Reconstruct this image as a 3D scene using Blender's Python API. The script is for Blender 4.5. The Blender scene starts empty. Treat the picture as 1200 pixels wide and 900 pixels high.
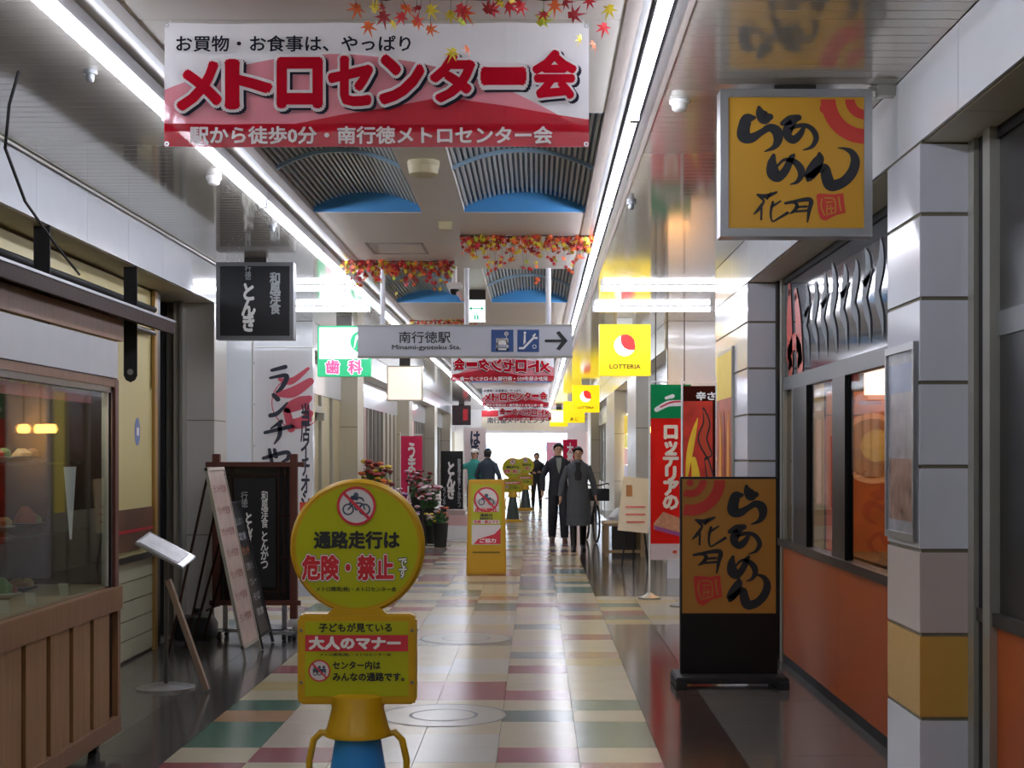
import bpy, bmesh, math, random
from mathutils import Vector, Matrix
random.seed(7)
SC = bpy.context.scene
COL = SC.collection
PI = math.pi
# ---------------------------------------------------------------- camera
F, VX, VY, H = 1750.0, 629.0, 532.0, 1.5      # focal length in px, vanishing point, eye height
cd = bpy.data.cameras.new('camera'); cam = bpy.data.objects.new('camera', cd); COL.objects.link(cam)
cam.location = (0, 0, H); cam.rotation_euler = (PI/2, 0, 0)
cd.sensor_width = 36.0; cd.sensor_fit = 'HORIZONTAL'; cd.lens = F/1200*36
cd.shift_x = (600-VX)/1200; cd.shift_y = (VY-450)/1200; cd.clip_start = 0.1; cd.clip_end = 400
SC.camera = cam
# ---------------------------------------------------------------- world (overcast daylight seen through the far exit)
w = bpy.data.worlds.new('world'); SC.world = w; w.use_nodes = True
wb = w.node_tree.nodes['Background']; wb.inputs[0].default_value = (0.86, 0.93, 1.0, 1); wb.inputs[1].default_value = 6.0
# ---------------------------------------------------------------- colour management
SC.view_settings.view_transform = 'Standard'; SC.view_settings.look = 'None'
SC.view_settings.exposure = 0.50; SC.view_settings.gamma = 1.0; SC.view_settings.use_curve_mapping = False
SC.cycles.use_denoising = True
SC.cycles.max_bounces = 8; SC.cycles.diffuse_bounces = 5; SC.cycles.glossy_bounces = 4
SC.cycles.transmission_bounces = 6; SC.cycles.transparent_max_bounces = 10
SC.cycles.sample_clamp_indirect = 6.0
SC.cycles.caustics_reflective = False; SC.cycles.caustics_refractive = False
TUBE = 24.0          # emission of the white tubes

# ---------------------------------------------------------------- helpers: colour and materials
def lin(h):
    h = h.lstrip('#')
    c = [int(h[i:i+2], 16)/255 for i in (0, 2, 4)]
    return tuple((x/12.92 if x <= .04045 else ((x+.055)/1.055)**2.4) for x in c) + (1,)
MATS = {}
def mat(name, hx, rough=.6, metal=0., emit=0., var=.06, scale=6., bump=0., alpha=None, ecol=None, stretch=None, spec=.5, coat=0.):
    if name in MATS: return MATS[name]
    m = bpy.data.materials.new(name); m.use_nodes = True; MATS[name] = m
    nt = m.node_tree; b = nt.nodes['Principled BSDF']
    c = lin(hx)
    tc = nt.nodes.new('ShaderNodeTexCoord'); mp = nt.nodes.new('ShaderNodeMapping'); nz = nt.nodes.new('ShaderNodeTexNoise')
    nt.links.new(tc.outputs['Object'], mp.inputs[0]); nt.links.new(mp.outputs[0], nz.inputs['Vector'])
    nz.inputs['Scale'].default_value = scale; nz.inputs['Detail'].default_value = 4
    if stretch: mp.inputs['Scale'].default_value = stretch
    mx = nt.nodes.new('ShaderNodeMix'); mx.data_type = 'RGBA'
    mx.inputs[6].default_value = tuple(x*(1-var*2) for x in c[:3])+(1,); mx.inputs[7].default_value = tuple(min(1, x*(1+var)) for x in c[:3])+(1,)
    nt.links.new(nz.outputs['Fac'], mx.inputs[0]); nt.links.new(mx.outputs[2], b.inputs['Base Color'])
    b.inputs['Roughness'].default_value = rough; b.inputs['Metallic'].default_value = metal
    b.inputs['Specular IOR Level'].default_value = spec; b.inputs['Coat Weight'].default_value = coat
    if emit:
        b.inputs['Emission Strength'].default_value = emit
        if ecol: b.inputs['Emission Color'].default_value = lin(ecol)
        else: nt.links.new(mx.outputs[2], b.inputs['Emission Color'])
    if bump:
        bp = nt.nodes.new('ShaderNodeBump'); bp.inputs['Strength'].default_value = bump; bp.inputs['Distance'].default_value = .02
        nt.links.new(nz.outputs['Fac'], bp.inputs['Height']); nt.links.new(bp.outputs[0], b.inputs['Normal'])
    return m
def glass(name, tint='#ffffff', thru=.9, rough=.02):
    if name in MATS: return MATS[name]
    m = bpy.data.materials.new(name); m.use_nodes = True; MATS[name] = m
    nt = m.node_tree; out = nt.nodes['Material Output']; nt.nodes.remove(nt.nodes['Principled BSDF'])
    tr = nt.nodes.new('ShaderNodeBsdfTransparent'); gl = nt.nodes.new('ShaderNodeBsdfGlossy'); gl.inputs['Roughness'].default_value = rough
    t = lin(tint); tr.inputs[0].default_value = tuple(x*thru for x in t[:3])+(1,)
    lw = nt.nodes.new('ShaderNodeLayerWeight'); lw.inputs[0].default_value = .5      # Schlick curve, the same from both faces
    pw = nt.nodes.new('ShaderNodeMath'); pw.operation = 'POWER'; pw.inputs[1].default_value = 5.; nt.links.new(lw.outputs['Facing'], pw.inputs[0])
    fr = nt.nodes.new('ShaderNodeMath'); fr.operation = 'MULTIPLY_ADD'; fr.inputs[1].default_value = .6; fr.inputs[2].default_value = .02; nt.links.new(pw.outputs[0], fr.inputs[0])
    mx = nt.nodes.new('ShaderNodeMixShader'); nt.links.new(fr.outputs[0], mx.inputs[0]); nt.links.new(tr.outputs[0], mx.inputs[1]); nt.links.new(gl.outputs[0], mx.inputs[2])
    nt.links.new(mx.outputs[0], out.inputs[0]); return m
def vinyl(name, hx, see=.05, trans=.35):
    """thin banner cloth: diffuse + translucent with a little see-through weave"""
    if name in MATS: return MATS[name]
    m = bpy.data.materials.new(name); m.use_nodes = True; MATS[name] = m
    nt = m.node_tree; out = nt.nodes['Material Output']; nt.nodes.remove(nt.nodes['Principled BSDF'])
    c = lin(hx)
    df = nt.nodes.new('ShaderNodeBsdfDiffuse'); tl = nt.nodes.new('ShaderNodeBsdfTranslucent'); tr = nt.nodes.new('ShaderNodeBsdfTransparent')
    df.inputs[0].default_value = c; tl.inputs[0].default_value = c; tr.inputs[0].default_value = (1, 1, 1, 1)
    a = nt.nodes.new('ShaderNodeMixShader'); a.inputs[0].default_value = trans; nt.links.new(df.outputs[0], a.inputs[1]); nt.links.new(tl.outputs[0], a.inputs[2])
    b = nt.nodes.new('ShaderNodeMixShader'); b.inputs[0].default_value = see; nt.links.new(a.outputs[0], b.inputs[1]); nt.links.new(tr.outputs[0], b.inputs[2])
    nt.links.new(b.outputs[0], out.inputs[0]); return m

# ---------------------------------------------------------------- helpers: objects
def tag(o, label=None, cat=None, group=None, kind=None):
    if label: o['label'] = label
    if cat: o['category'] = cat
    if group: o['group'] = group
    if kind: o['kind'] = kind
    return o
def thing(name, label, cat, loc=(0, 0, 0), rz=0., group=None, kind=None):
    o = bpy.data.objects.new(name, None); COL.objects.link(o); o.empty_display_size = .1
    o.location = loc; o.rotation_euler = (0, 0, rz)
    return tag(o, label, cat, group, kind)
def link(name, me, parent=None, loc=None, label=None, kind=None):
    o = bpy.data.objects.new(name, me); COL.objects.link(o)
    if parent: o.parent = parent
    if loc: o.location = loc
    if label: o['label'] = label
    if kind: o['kind'] = kind
    return o
def copy_tree(o, parent=None):
    c = o.copy(); COL.objects.link(c)
    if parent: c.parent = parent
    for ch in list(o.children): copy_tree(ch, c)
    return c
class MB:
    def __init__(s): s.v = []; s.f = []; s.mi = []; s.cur = 0
    def _add(s, vs, fs):
        n = len(s.v); s.v += [tuple(v) for v in vs]; s.f += [tuple(i+n for i in f) for f in fs]; s.mi += [s.cur]*len(fs); return s
    def box(s, x0, x1, y0, y1, z0, z1):
        return s._add([(x0,y0,z0),(x1,y0,z0),(x1,y1,z0),(x0,y1,z0),(x0,y0,z1),(x1,y0,z1),(x1,y1,z1),(x0,y1,z1)],
            [(0,3,2,1),(4,5,6,7),(0,1,5,4),(1,2,6,5),(2,3,7,6),(3,0,4,7)])
    def obox(s, c, size, m):
        hx, hy, hz = [q/2 for q in size]; vs = []
        for z in (-hz, hz):
            for x, y in ((-hx,-hy),(hx,-hy),(hx,hy),(-hx,hy)): vs.append(Vector(c) + m @ Vector((x, y, z)))
        return s._add(vs, [(0,3,2,1),(4,5,6,7),(0,1,5,4),(1,2,6,5),(2,3,7,6),(3,0,4,7)])
    def cyl(s, p0, p1, r0, r1=None, n=12, cap=True):
        r1 = r0 if r1 is None else r1
        p0, p1 = Vector(p0), Vector(p1); d = (p1-p0).normalized()
        a = d.orthogonal().normalized(); b = d.cross(a); vs = []
        for p, r in ((p0, r0), (p1, r1)):
            for i in range(n):
                t = 2*PI*i/n; vs.append(p + a*(r*math.cos(t)) + b*(r*math.sin(t)))
        fs = [(i, (i+1) % n, n+(i+1) % n, n+i) for i in range(n)]
        if cap: fs += [tuple(range(n))[::-1], tuple(range(n, 2*n))]
        return s._add(vs, fs)
    def tube(s, pts, r, n=8):
        pts = [Vector(p) for p in pts]; rs = r if isinstance(r, (list, tuple)) else [r]*len(pts); vs = []; up = None
        for k, p in enumerate(pts):
            d = (pts[min(k+1, len(pts)-1)] - pts[max(k-1, 0)]).normalized()
            a = d.orthogonal().normalized() if up is None else (up - d*up.dot(d)).normalized()
            up = a; b = d.cross(a)
            for i in range(n):
                t = 2*PI*i/n; vs.append(p + a*(rs[k]*math.cos(t)) + b*(rs[k]*math.sin(t)))
        fs = [(k*n+i, k*n+(i+1) % n, (k+1)*n+(i+1) % n, (k+1)*n+i) for k in range(len(pts)-1) for i in range(n)]
        fs += [tuple(range(n))[::-1], tuple(range(len(vs)-n, len(vs)))]
        return s._add(vs, fs)
    def loft(s, rings, close=True):
        """rings: list of (cx,cy,cz,rx,ry[,pow]) elliptical sections stacked in z"""
        n = 20; vs = []
        for g in rings:
            cx, cy, cz, rx, ry = g[:5]; pw = g[5] if len(g) > 5 else 1.
            for i in range(n):
                t = 2*PI*i/n; c, q = math.cos(t), math.sin(t)
                vs.append((cx+rx*math.copysign(abs(c)**pw, c), cy+ry*math.copysign(abs(q)**pw, q), cz))
        fs = [(k*n+i, k*n+(i+1) % n, (k+1)*n+(i+1) % n, (k+1)*n+i) for k in range(len(rings)-1) for i in range(n)]
        if close: fs += [tuple(range(n))[::-1], tuple(range(len(vs)-n, len(vs)))]
        return s._add(vs, fs)
    def prism(s, pts, y0, y1):
        """outline in (x,z), extruded from y0 to y1"""
        n = len(pts)
        return s._add([(x, y0, z) for x, z in pts]+[(x, y1, z) for x, z in pts],
            [tuple(range(n)), tuple(range(n, 2*n))[::-1]]+[(i, n+i, n+(i+1) % n, (i+1) % n) for i in range(n)])
    def flat(s, pts, y):
        return s._add([(x, y, z) for x, z in pts], [tuple(range(len(pts)))])
    def rect(s, x0, x1, z0, z1, y): return s.flat([(x0,z0),(x1,z0),(x1,z1),(x0,z1)], y)
    def ring(s, cx, cz, r0, r1, y, n=32, a0=0, a1=2*PI):
        vs = []
        for i in range(n+1):
            t = a0+(a1-a0)*i/n
            vs += [(cx+r0*math.cos(t), y, cz+r0*math.sin(t)), (cx+r1*math.cos(t), y, cz+r1*math.sin(t))]
        return s._add(vs, [(2*i, 2*i+1, 2*i+3, 2*i+2) for i in range(n)])
    def disc(s, cx, cz, r, y, n=32): return s.flat([(cx+r*math.cos(2*PI*i/n), cz+r*math.sin(2*PI*i/n)) for i in range(n)], y)
    def mesh(s, name, mats, smooth=False):
        me = bpy.data.meshes.new(name); me.from_pydata(s.v, [], s.f)
        for m in (mats if isinstance(mats, (list, tuple)) else [mats]): me.materials.append(m)
        if isinstance(mats, (list, tuple)): me.polygons.foreach_set('material_index', s.mi)
        if smooth:
            me.polygons.foreach_set('use_smooth', [True]*len(me.polygons))
            try: me.set_sharp_from_angle(angle=math.radians(40))
            except Exception: pass
        me.update(); return me
    def build(s, name, mats, parent=None, label=None, smooth=False, kind=None, bevel=0, loc=None):
        me = s.mesh(name, mats, smooth)
        if bevel:
            bm = bmesh.new(); bm.from_mesh(me); bmesh.ops.bevel(bm, geom=bm.edges[:], offset=bevel, segments=2, affect='EDGES', clamp_overlap=True)
            bm.to_mesh(me); bm.free()
        return link(name, me, parent, loc, label, kind)
def B(*a): return MB().box(*a)

# ---------------------------------------------------------------- helpers: lettering
TXC = {}
def glyphs(sx, bold=0., line=.8):
    key = (sx, bold, line)
    if key in TXC: return TXC[key]
    cu = bpy.data.curves.new('t', 'FONT'); cu.body = sx; cu.resolution_u = 2; cu.align_x = 'CENTER'; cu.space_line = line; cu.offset = bold
    ob = bpy.data.objects.new('t', cu); COL.objects.link(ob)
    dg = bpy.context.evaluated_depsgraph_get(); dg.update()
    me = bpy.data.meshes.new_from_object(ob.evaluated_get(dg))
    vs = [(v.co.x, v.co.y) for v in me.vertices]; fs = [tuple(p.vertices) for p in me.polygons]
    bpy.data.objects.remove(ob); bpy.data.curves.remove(cu); bpy.data.meshes.remove(me)
    TXC[key] = (vs, fs); return TXC[key]
def text(sx, cx, cz, wd, ht, y, m, parent, bold=0., vert=False, mirror=False, name='lettering', skew=0., label=None):
    """flat lettering fitted to a wd x ht box centred on (cx,cz) of the sign's x-z plane, in front (-y)"""
    if vert: sx = '\n'.join(sx)
    vs, fs = glyphs(sx, 0.)                       # box from the plain weight so that outlined layers register
    bx0 = min(v[0] for v in vs); bx1 = max(v[0] for v in vs); bz0 = min(v[1] for v in vs); bz1 = max(v[1] for v in vs)
    k = -1 if mirror else 1
    mb = MB(); out = []
    for a, b in vs:
        u = (a-(bx0+bx1)/2)/(bx1-bx0)*wd*k; v = (b-(bz0+bz1)/2)/max(1e-6, bz1-bz0)*ht
        out.append((cx+u, y, cz+v+skew*u))
    if bold:                                      # heavier weight: the outline spread in eight directions
        rx = bold*wd/(bx1-bx0)*1.0; rz = bold*ht/max(1e-6, bz1-bz0); nd = 8 if bold < .07 else 16
        for i in range(nd):
            a = 2*PI*i/nd
            mb._add([(p[0]+rx*math.cos(a), y+.00003*(i+1), p[2]+rz*math.sin(a)) for p in out], fs)
    mb._add(out, fs)
    return mb.build(name, m, parent, label)
def spline(pts, k=6):
    out = []; n = len(pts)
    for i in range(n-1):
        p0, p1, p2, p3 = pts[max(i-1, 0)], pts[i], pts[i+1], pts[min(i+2, n-1)]
        for j in range(k):
            t = j/k
            out.append(tuple(.5*((2*p1[c])+(-p0[c]+p2[c])*t+(2*p0[c]-5*p1[c]+4*p2[c]-p3[c])*t*t+(-p0[c]+3*p1[c]-3*p2[c]+p3[c])*t**3) for c in range(3)))
    out.append(tuple(pts[-1])); return out
def brush(mb, pts, y, tf):
    """variable-width brush stroke; pts (px,py,width) mapped by tf to the sign plane"""
    q = spline(pts); P = [tf(a, b) for a, b, c in q]; sc = tf.s; vs = []
    for i, (x, z) in enumerate(P):
        x0, z0 = P[max(i-1, 0)]; x1, z1 = P[min(i+1, len(P)-1)]
        dx, dz = x1-x0, z1-z0; L = math.hypot(dx, dz) or 1
        r = max(0, q[i][2])*sc/2
        vs += [(x-dz/L*r, y, z+dx/L*r), (x+dz/L*r, y, z-dx/L*r)]
    mb._add(vs, [(2*i, 2*i+1, 2*i+3, 2*i+2) for i in range(len(P)-1)])
    for k, (x, z) in ((0, P[0]), (-1, P[-1])):
        r = max(0, q[k][2])*sc/2
        if r > .002: mb.disc(x, z, r, y-.0002, 8)
class TF:
    """maps a box in drawing pixels (y down) to a box on the sign plane"""
    def __init__(s, src, dst):
        s.a = src; s.d = dst
        s.kx = (dst[2]-dst[0])/(src[2]-src[0]); s.kz = (dst[3]-dst[1])/(src[3]-src[1]); s.s = (abs(s.kx)+abs(s.kz))/2
    def __call__(s, x, y): return (s.d[0]+(x-s.a[0])*s.kx, s.d[1]+(y-s.a[1])*s.kz)
BR = {
 'ra': ((125,130,350,390), [[(232,135,18),(240,165,42),(262,192,58),(292,188,30)], [(205,192,18),(168,200,48),(150,245,52),(150,295,58),(190,308,42),(245,275,28),(290,250,34),(330,272,46),(335,322,38),(312,362,22),(262,385,5)]]),
 'a': ((355,180,550,380), [[(360,225,22),(402,205,40),(448,192,28)], [(425,205,30),(392,255,44),(388,295,36),(420,318,36),(455,288,28),(478,245,16)], [(396,262,12),(440,240,18),(492,238,20),(530,268,24),(544,312,24),(520,358,16),(472,377,4)]]),
 'me': ((280,400,470,575), [[(312,408,18),(303,455,42),(310,508,56),(338,532,40),(378,490,34),(408,425,28),(422,405,14)], [(330,470,10),(370,432,14),(420,440,24),(456,478,34),(462,520,28),(440,558,16),(402,573,4)]]),
 'n': ((490,360,770,600), [[(562,398,16),(560,430,44),(525,495,56),(502,535,38),(540,502,26),(590,478,38),(602,530,50),(625,578,50),(690,560,44),(740,505,44),(758,440,40),(740,392,28),(702,370,14),(662,364,4)]]),
 'hana': ((205,610,390,785), [[(224,632,14),(270,640,26),(328,617,12)], [(232,640,12),(258,664,14)], [(296,622,10),(276,655,12)], [(258,672,12),(232,712,20),(203,742,6)], [(246,706,12),(244,772,12)], [(350,668,10),(298,702,15)], [(308,674,16),(296,735,14),(305,782,10),(340,765,12),(388,735,18)]]),
 'tsuki': ((375,655,520,790), [[(375,680,14),(425,674,20),(440,700,20),(418,728,18),(398,740,4)], [(420,670,16),(512,660,26),(506,720,22),(496,787,8)], [(430,703,12),(492,698,14)], [(420,728,12),(492,722,14)]]),
 'seal': ((540,620,705,780), []),
}
def glyph_brush(mb, key, y, dst, fat=1.):
    src, st = BR[key]; tf = TF(src, dst)
    for q in st: brush(mb, [(u, v, w_*fat) for u, v, w_ in q], y, tf)
def seal(parent, dst, y, red, ground):
    tf = TF(BR['seal'][0], dst); mb = MB(); mb.flat([tf(*p) for p in ((545,632),(560,624),(640,630),(692,622),(698,680),(705,735),(650,748),(597,780),(570,770),(556,735))], y)
    mb.build('seal_mark', red, parent, 'red seal mark')
    m2 = MB()
    for q in ([(575,655,7),(572,700,7),(590,748,7)], [(590,650,7),(640,655,7),(650,700,7),(648,735,7)], [(600,675,6),(635,672,6)], [(605,690,6),(602,735,6)], [(622,690,6),(628,735,6)], [(600,712,6),(640,708,6)], [(668,645,8),(672,685,8),(680,722,8)], [(600,745,6),(640,735,6)]):
        brush(m2, q, y-.0008, tf)
    m2.build('seal_character', ground, parent)
# ================================================================ MATERIALS
m_white = mat('white_panel', '#dfe3e8', .14, var=.02, coat=.2)
m_tile = mat('wall_tile', '#d6d9e2', .15, var=.03, scale=2)
m_tiley = mat('wall_tile_ochre', '#c79a4a', .22, var=.05, scale=2)
m_tilep = mat('wall_tile_warm', '#c4b6b0', .22, var=.03, scale=2)
m_joint = mat('joint_sealant', '#7a7362', .7)
m_ceilside = mat('ceiling_slat_metal', '#c6c2b8', .085, metal=.5, var=.03, scale=3, stretch=(1, 8, 1))
m_ceil = mat('ceiling_panel', '#d6d0c8', .38, var=.03, scale=1.5)
m_gutter = mat('gutter_white', '#dcdce0', .3, var=.01)
m_alu = mat('aluminium', '#b4b6b8', .28, metal=.85, var=.04, scale=20)
m_darkalu = mat('dark_bronze', '#3a3632', .35, metal=.6, var=.05)
m_brownt = mat('brown_trim', '#857a73', .45)
m_vault = mat('vault_sheet', '#6f8ba6', .5)
m_vslat = mat('vault_slat_metal', '#c3ccd0', .4, metal=.15, var=.05)
m_blue = mat('vault_blue', '#4f9fe0', .4, var=.03)
m_lblue = mat('vault_rib_blue', '#9ab9cf', .4)
m_tube = mat('tube_glow', '#ffffff', .4, emit=TUBE, ecol='#eef1ff', var=0)
m_tubeb = mat('tube_body', '#e6e8ee', .4)
m_black = mat('black', '#0d0d0e', .3, var=.2)
m_blackm = mat('black_matte', '#141415', .7, var=.1)
m_gran = mat('granite_grey', '#67645f', .13, var=.12, scale=40)
m_granb = mat('granite_brown', '#43352f', .13, var=.12, scale=40)
m_grand = mat('granite_dark', '#4f4c4a', .13, var=.12, scale=40)
FT = dict(C=mat('tile_cream', '#b5ab91', .2, var=.04, scale=5), P=mat('tile_pinkcream', '#b4a697', .2, var=.04, scale=5),
          R=mat('tile_red', '#8a4248', .2, var=.06, scale=5), G=mat('tile_green', '#446a58', .2, var=.06, scale=5),
          Y=mat('tile_yellow', '#b3a172', .2, var=.05, scale=5), O=mat('tile_orange', '#a37c59', .2, var=.05, scale=5),
          B=mat('tile_blue', '#6f7f8c', .2, var=.05, scale=5), W=mat('tile_white', '#b3b1a6', .2, var=.03, scale=5), g=mat('tile_greygreen', '#7c8279', .2, var=.05, scale=5))
m_grout = mat('floor_grout', '#6a6459', .6)
m_cream = mat('cream_wall', '#c9bc82', .45, var=.04, scale=2)
m_beige = mat('beige_wall', '#c0b8a3', .4, var=.03, scale=2)
m_pgrey = mat('pillar_stone', '#c4c1b8', .3, var=.04, scale=3)
m_orange = mat('orange_panel', '#a0480f', .45, var=.05, scale=3)
m_sil = mat('frame_silver', '#a7a69c', .35, metal=.5)
m_frameg = mat('frame_grey', '#6f7173', .4, metal=.4)

# ================================================================ FLOOR
YE = 54.0
fl = B(-6.4, 5.4, -6.4, 96, -.10, -.012).build('floor', m_grout, kind='structure')
TW, TD, TX0, TY0 = .405, .3686, -1.815, 6.525
def tmesh(wd, dp, m): return B(0, wd, 0, dp, -.012, 0).mesh('floor_tile', m)
pat = {  # colours read row by row from the photograph, nearest first
 5: 'CRCGGCGCCCCYOCCRCCCRCB', 4: 'GCRCCGCRCCRCgCPCCgCPCC', 3: 'CCWWCCCRRCWWCCgPPCWWCg', 2: 'CPWWCCCRRCWCCCgPPCWWCC', 1: 'GCRPPPCCRCCPCYCCRCPCCR', 0: 'YRCGGOGCYCRCCYPCRCCCGC'}
rr = random.Random(5)
tm = {k: tmesh(TW-.003, TD-.003, m) for k, m in FT.items()}
def tcol(c, r):
    if 0 <= r < 22: return pat[c][r]
    return rr.choice('CCCPCCYRGBRPCgO')
NEAR = 16
stf = {k: MB() for k in FT}
for r in range(-32, 190):
    y = TY0 + r*TD
    if y > YE-1: break
    for c in range(6):
        k = tcol(c, r); x = TX0 + c*TW
        if 0 <= r < NEAR or r == -1: link('floor_tile', tm[k], fl, (x, y, 0))
        else: stf[k].box(x, x+TW-.003, y, y+TD-.003, -.012, 0)
    # coloured crossing band that runs into both side passages
    if 18 <= r <= 24:
        for c in list(range(-9, 0))+list(range(6, 13)):
            k = rr.choice('CCYPRGCYC'); x = TX0 + c*TW
            if x < -5.9 or x > 4.9: continue
            stf[k].box(x, x+TW-.003, y, y+TD-.003, -.012, 0)
for k, mb in stf.items(): mb.build('floor_tile_field', FT[k], fl, kind='stuff')
gt = {}
def gran(x0, x1, m, far):
    L = .81; y = 5.0
    key = (x0, x1); me = B(0, x1-x0-.003, 0, L-.003, -.012, 0).mesh('granite_slab', m)
    while y+L < 13.05:
        if y > 4.9: link('granite_slab', me, fl, (x0, y, 0))
        y += L
    far.box(x0, x1-.003, y, 13.155, -.012, 0)
    far.box(x0, x1-.003, 15.75, YE-1, -.012, 0); far.box(x0, x1-.003, -6, 4.997, -.012, 0)
fg, fb = MB(), MB()
gran(.615, 1.02, m_granb, fb); gran(1.02, 1.79, m_gran, fg); gran(-2.22, -1.815, m_grand, fb); gran(-2.97, -2.22, m_gran, fg)
fg.box(1.79, 5, 13, 13.155, -.012, 0); fg.box(1.79, 5, 15.75, 18, -.012, 0); fg.box(-6, -2.97, 13, 13.155, -.012, 0); fg.box(-6, -2.97, 15.75, 18, -.012, 0)
fg.build('granite_field', m_gran, fl, kind='stuff'); fb.build('granite_band', m_granb, fl, kind='stuff')
m_ringl = mat('manhole_ring', '#47474b', .6)
for (cx, cy) in ((-.535, 8.58), (-.575, 12.15)):
    for k, (r0, r1) in enumerate(((.357, .375), (.180, .198))):
        mb = MB(); vs = []
        n = 40
        for i in range(n):
            t = 2*PI*i/n
            vs += [(cx+r0*math.cos(t), cy+r0*math.sin(t), .001), (cx+r1*math.cos(t), cy+r1*math.sin(t), .001)]
        mb._add(vs, [(2*i, 2*i+1, (2*i+3) % (2*n), (2*i+2) % (2*n)) for i in range(n)])
        mb.build('manhole_ring', m_ringl, fl)
    m2 = MB(); m2._add([(cx+.365*math.cos(2*PI*i/40), cy+.365*math.sin(2*PI*i/40), .0006) for i in range(40)], [tuple(range(40))])
    m2.build('manhole_cover', FT['W'], fl)

# ================================================================ CEILING
CZ = 3.098
XL, XLG, XLC, XRC, XRG, XR = -2.70, -1.74, -1.51, .355, .548, 1.555
ce = MB()
ce.box(-6.4, 5.4, -6.4, YE, 3.42, 3.5)                       # roof slab, added unseen to keep sky light out
ce.box(XL-.4, XLG, -6.4, YE, CZ+.012, CZ+.1); ce.box(XRG, XR+.4, -6.4, YE, CZ+.012, CZ+.1)
ce.box(XLG, XLC, -6.4, YE, 3.15, 3.19); ce.box(XRC, XRG, -6.4, YE, 3.15, 3.19)
ce.box(-6.4, XL-.4, 12.9, 18.1, CZ+.012, CZ+.1); ce.box(XR+.4, 5.4, 12.9, 18.1, CZ+.012, CZ+.1)
ceil = ce.build('ceiling', m_ceil, kind='structure')
# central soffit panels with the vaulted wells
BX0, BX1 = -.76, -.477
wells = [7.0+5.9*k for k in range(-2, 8)]
yprev = -6.4; solid = []
for y in wells:
    solid.append((yprev, y)); yprev = y+2.9
solid.append((yprev, YE))
for i, (a, b) in enumerate(solid):
    n = 2; 
    for k in range(n):
        B(XLC, XRC, a+(b-a)*k/n+.003, a+(b-a)*(k+1)/n-.003, CZ, CZ+.06).build('ceiling_panel', m_ceil, ceil)
def arcz(u, rise=.10): return rise*(1-(2*u-1)**2)
for i, y in enumerate(wells):
    y1 = y+2.9
    B(BX0, BX1, y, y1, CZ, CZ+.2).build('ceiling_beam', m_ceil, ceil)
    for (xa, xb) in ((XLC+.035, BX0), (BX1, XRC-.035)):
        base = CZ+.045
        mb = MB(); n = 16
        for k in range(n):
            u0, u1 = k/n, (k+1)/n
            xx0, xx1 = xa+(xb-xa)*u0, xa+(xb-xa)*u1
            mb._add([(xx0, y, base+arcz(u0)+.02), (xx1, y, base+arcz(u1)+.02), (xx1, y1, base+arcz(u1)+.02), (xx0, y1, base+arcz(u0)+.02)], [(0, 3, 2, 1)])
        v = mb.build('vault_sheet', m_vault, ceil, smooth=True)
        me = B(-.0075, .0075, 0, y1-y, -.012, .012).mesh('vault_slat', m_vslat)
        ns = 26; jm = MB()
        for k in range(ns):
            u = (k+.5)/ns; p = (xa+(xb-xa)*u, y, base+arcz(u))
            if i in (2, 3): link('vault_slat', me, v, p)
            else: jm.box(p[0]-.0075, p[0]+.0075, y, y1, p[2]-.012, p[2]+.012)
        if i not in (2, 3): jm.build('vault_slats', m_vslat, v, kind='stuff')
        # blue end panels: segment between chord and arc
        for ye in (y+.012, y1-.012):
            pts = [(xa, CZ+.005), (xb, CZ+.005)]+[(xa+(xb-xa)*u, base+arcz(u)+.02) for u in [1-q/14 for q in range(15)]]
            MB().prism(pts, ye-.01, ye+.01).build('vault_end', m_blue, v)
        # light blue arched rib in the middle
        pts = [(xa+(xb-xa)*q/14, base+arcz(q/14)-.012) for q in range(15)]
        pts += [(x, z-.02) for x, z in pts[::-1]]
        MB().prism(pts, y+1.45, y+1.48).build('vault_rib', m_lblue, v)
# side slats
SW = .107
sl = B(0, XLG-XL-.002, 0, SW-.006, 0, .012).mesh('ceiling_slat', m_ceilside); sr = B(0, XR-XRG-.002, 0, SW-.006, 0, .012).mesh('ceiling_slat', m_ceilside)
jl = MB(); y = -2.0
jl.box(XL, XLG-.002, -6.2, -2.01, CZ, CZ+.012); jl.box(XRG+.002, XR, -6.2, -2.01, CZ, CZ+.012)
while y < YE-.2:
    if 5.0 < y < 9.6:
        link('ceiling_slat', sl, ceil, (XL, y, CZ)); link('ceiling_slat', sr, ceil, (XRG+.002, y, CZ))
    else:
        jl.box(XL, XLG-.002, y, y+SW-.006, CZ, CZ+.012); jl.box(XRG+.002, XR, y, y+SW-.006, CZ, CZ+.012)
    if 13.0 < y < 17.85:
        jl.box(-5.9, XL-.003, y, y+SW-.006, CZ, CZ+.012); jl.box(XR+.003, 4.9, y, y+SW-.006, CZ, CZ+.012)
    y += SW
jl.build('ceiling_slats', m_ceilside, ceil, kind='stuff')
# gutter rails along the two light rows
i = 1
for (x0, x1, mm) in ((XLG-.012, XLG+.012, m_brownt), (XLG+.012, XLG+.05, m_alu), (XLC-.05, XLC-.02, m_alu), (XLC-.02, XLC+.035, m_brownt),
                     (XRC-.035, XRC+.02, m_brownt), (XRC+.02, XRC+.05, m_alu), (XRG-.05, XRG-.012, m_alu), (XRG-.012, XRG+.012, m_brownt)):
    tag(B(x0, x1, -6.2, YE, CZ-.004, CZ+.055).build('trim_%d' % i, mm), kind='structure'); i += 1
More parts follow.
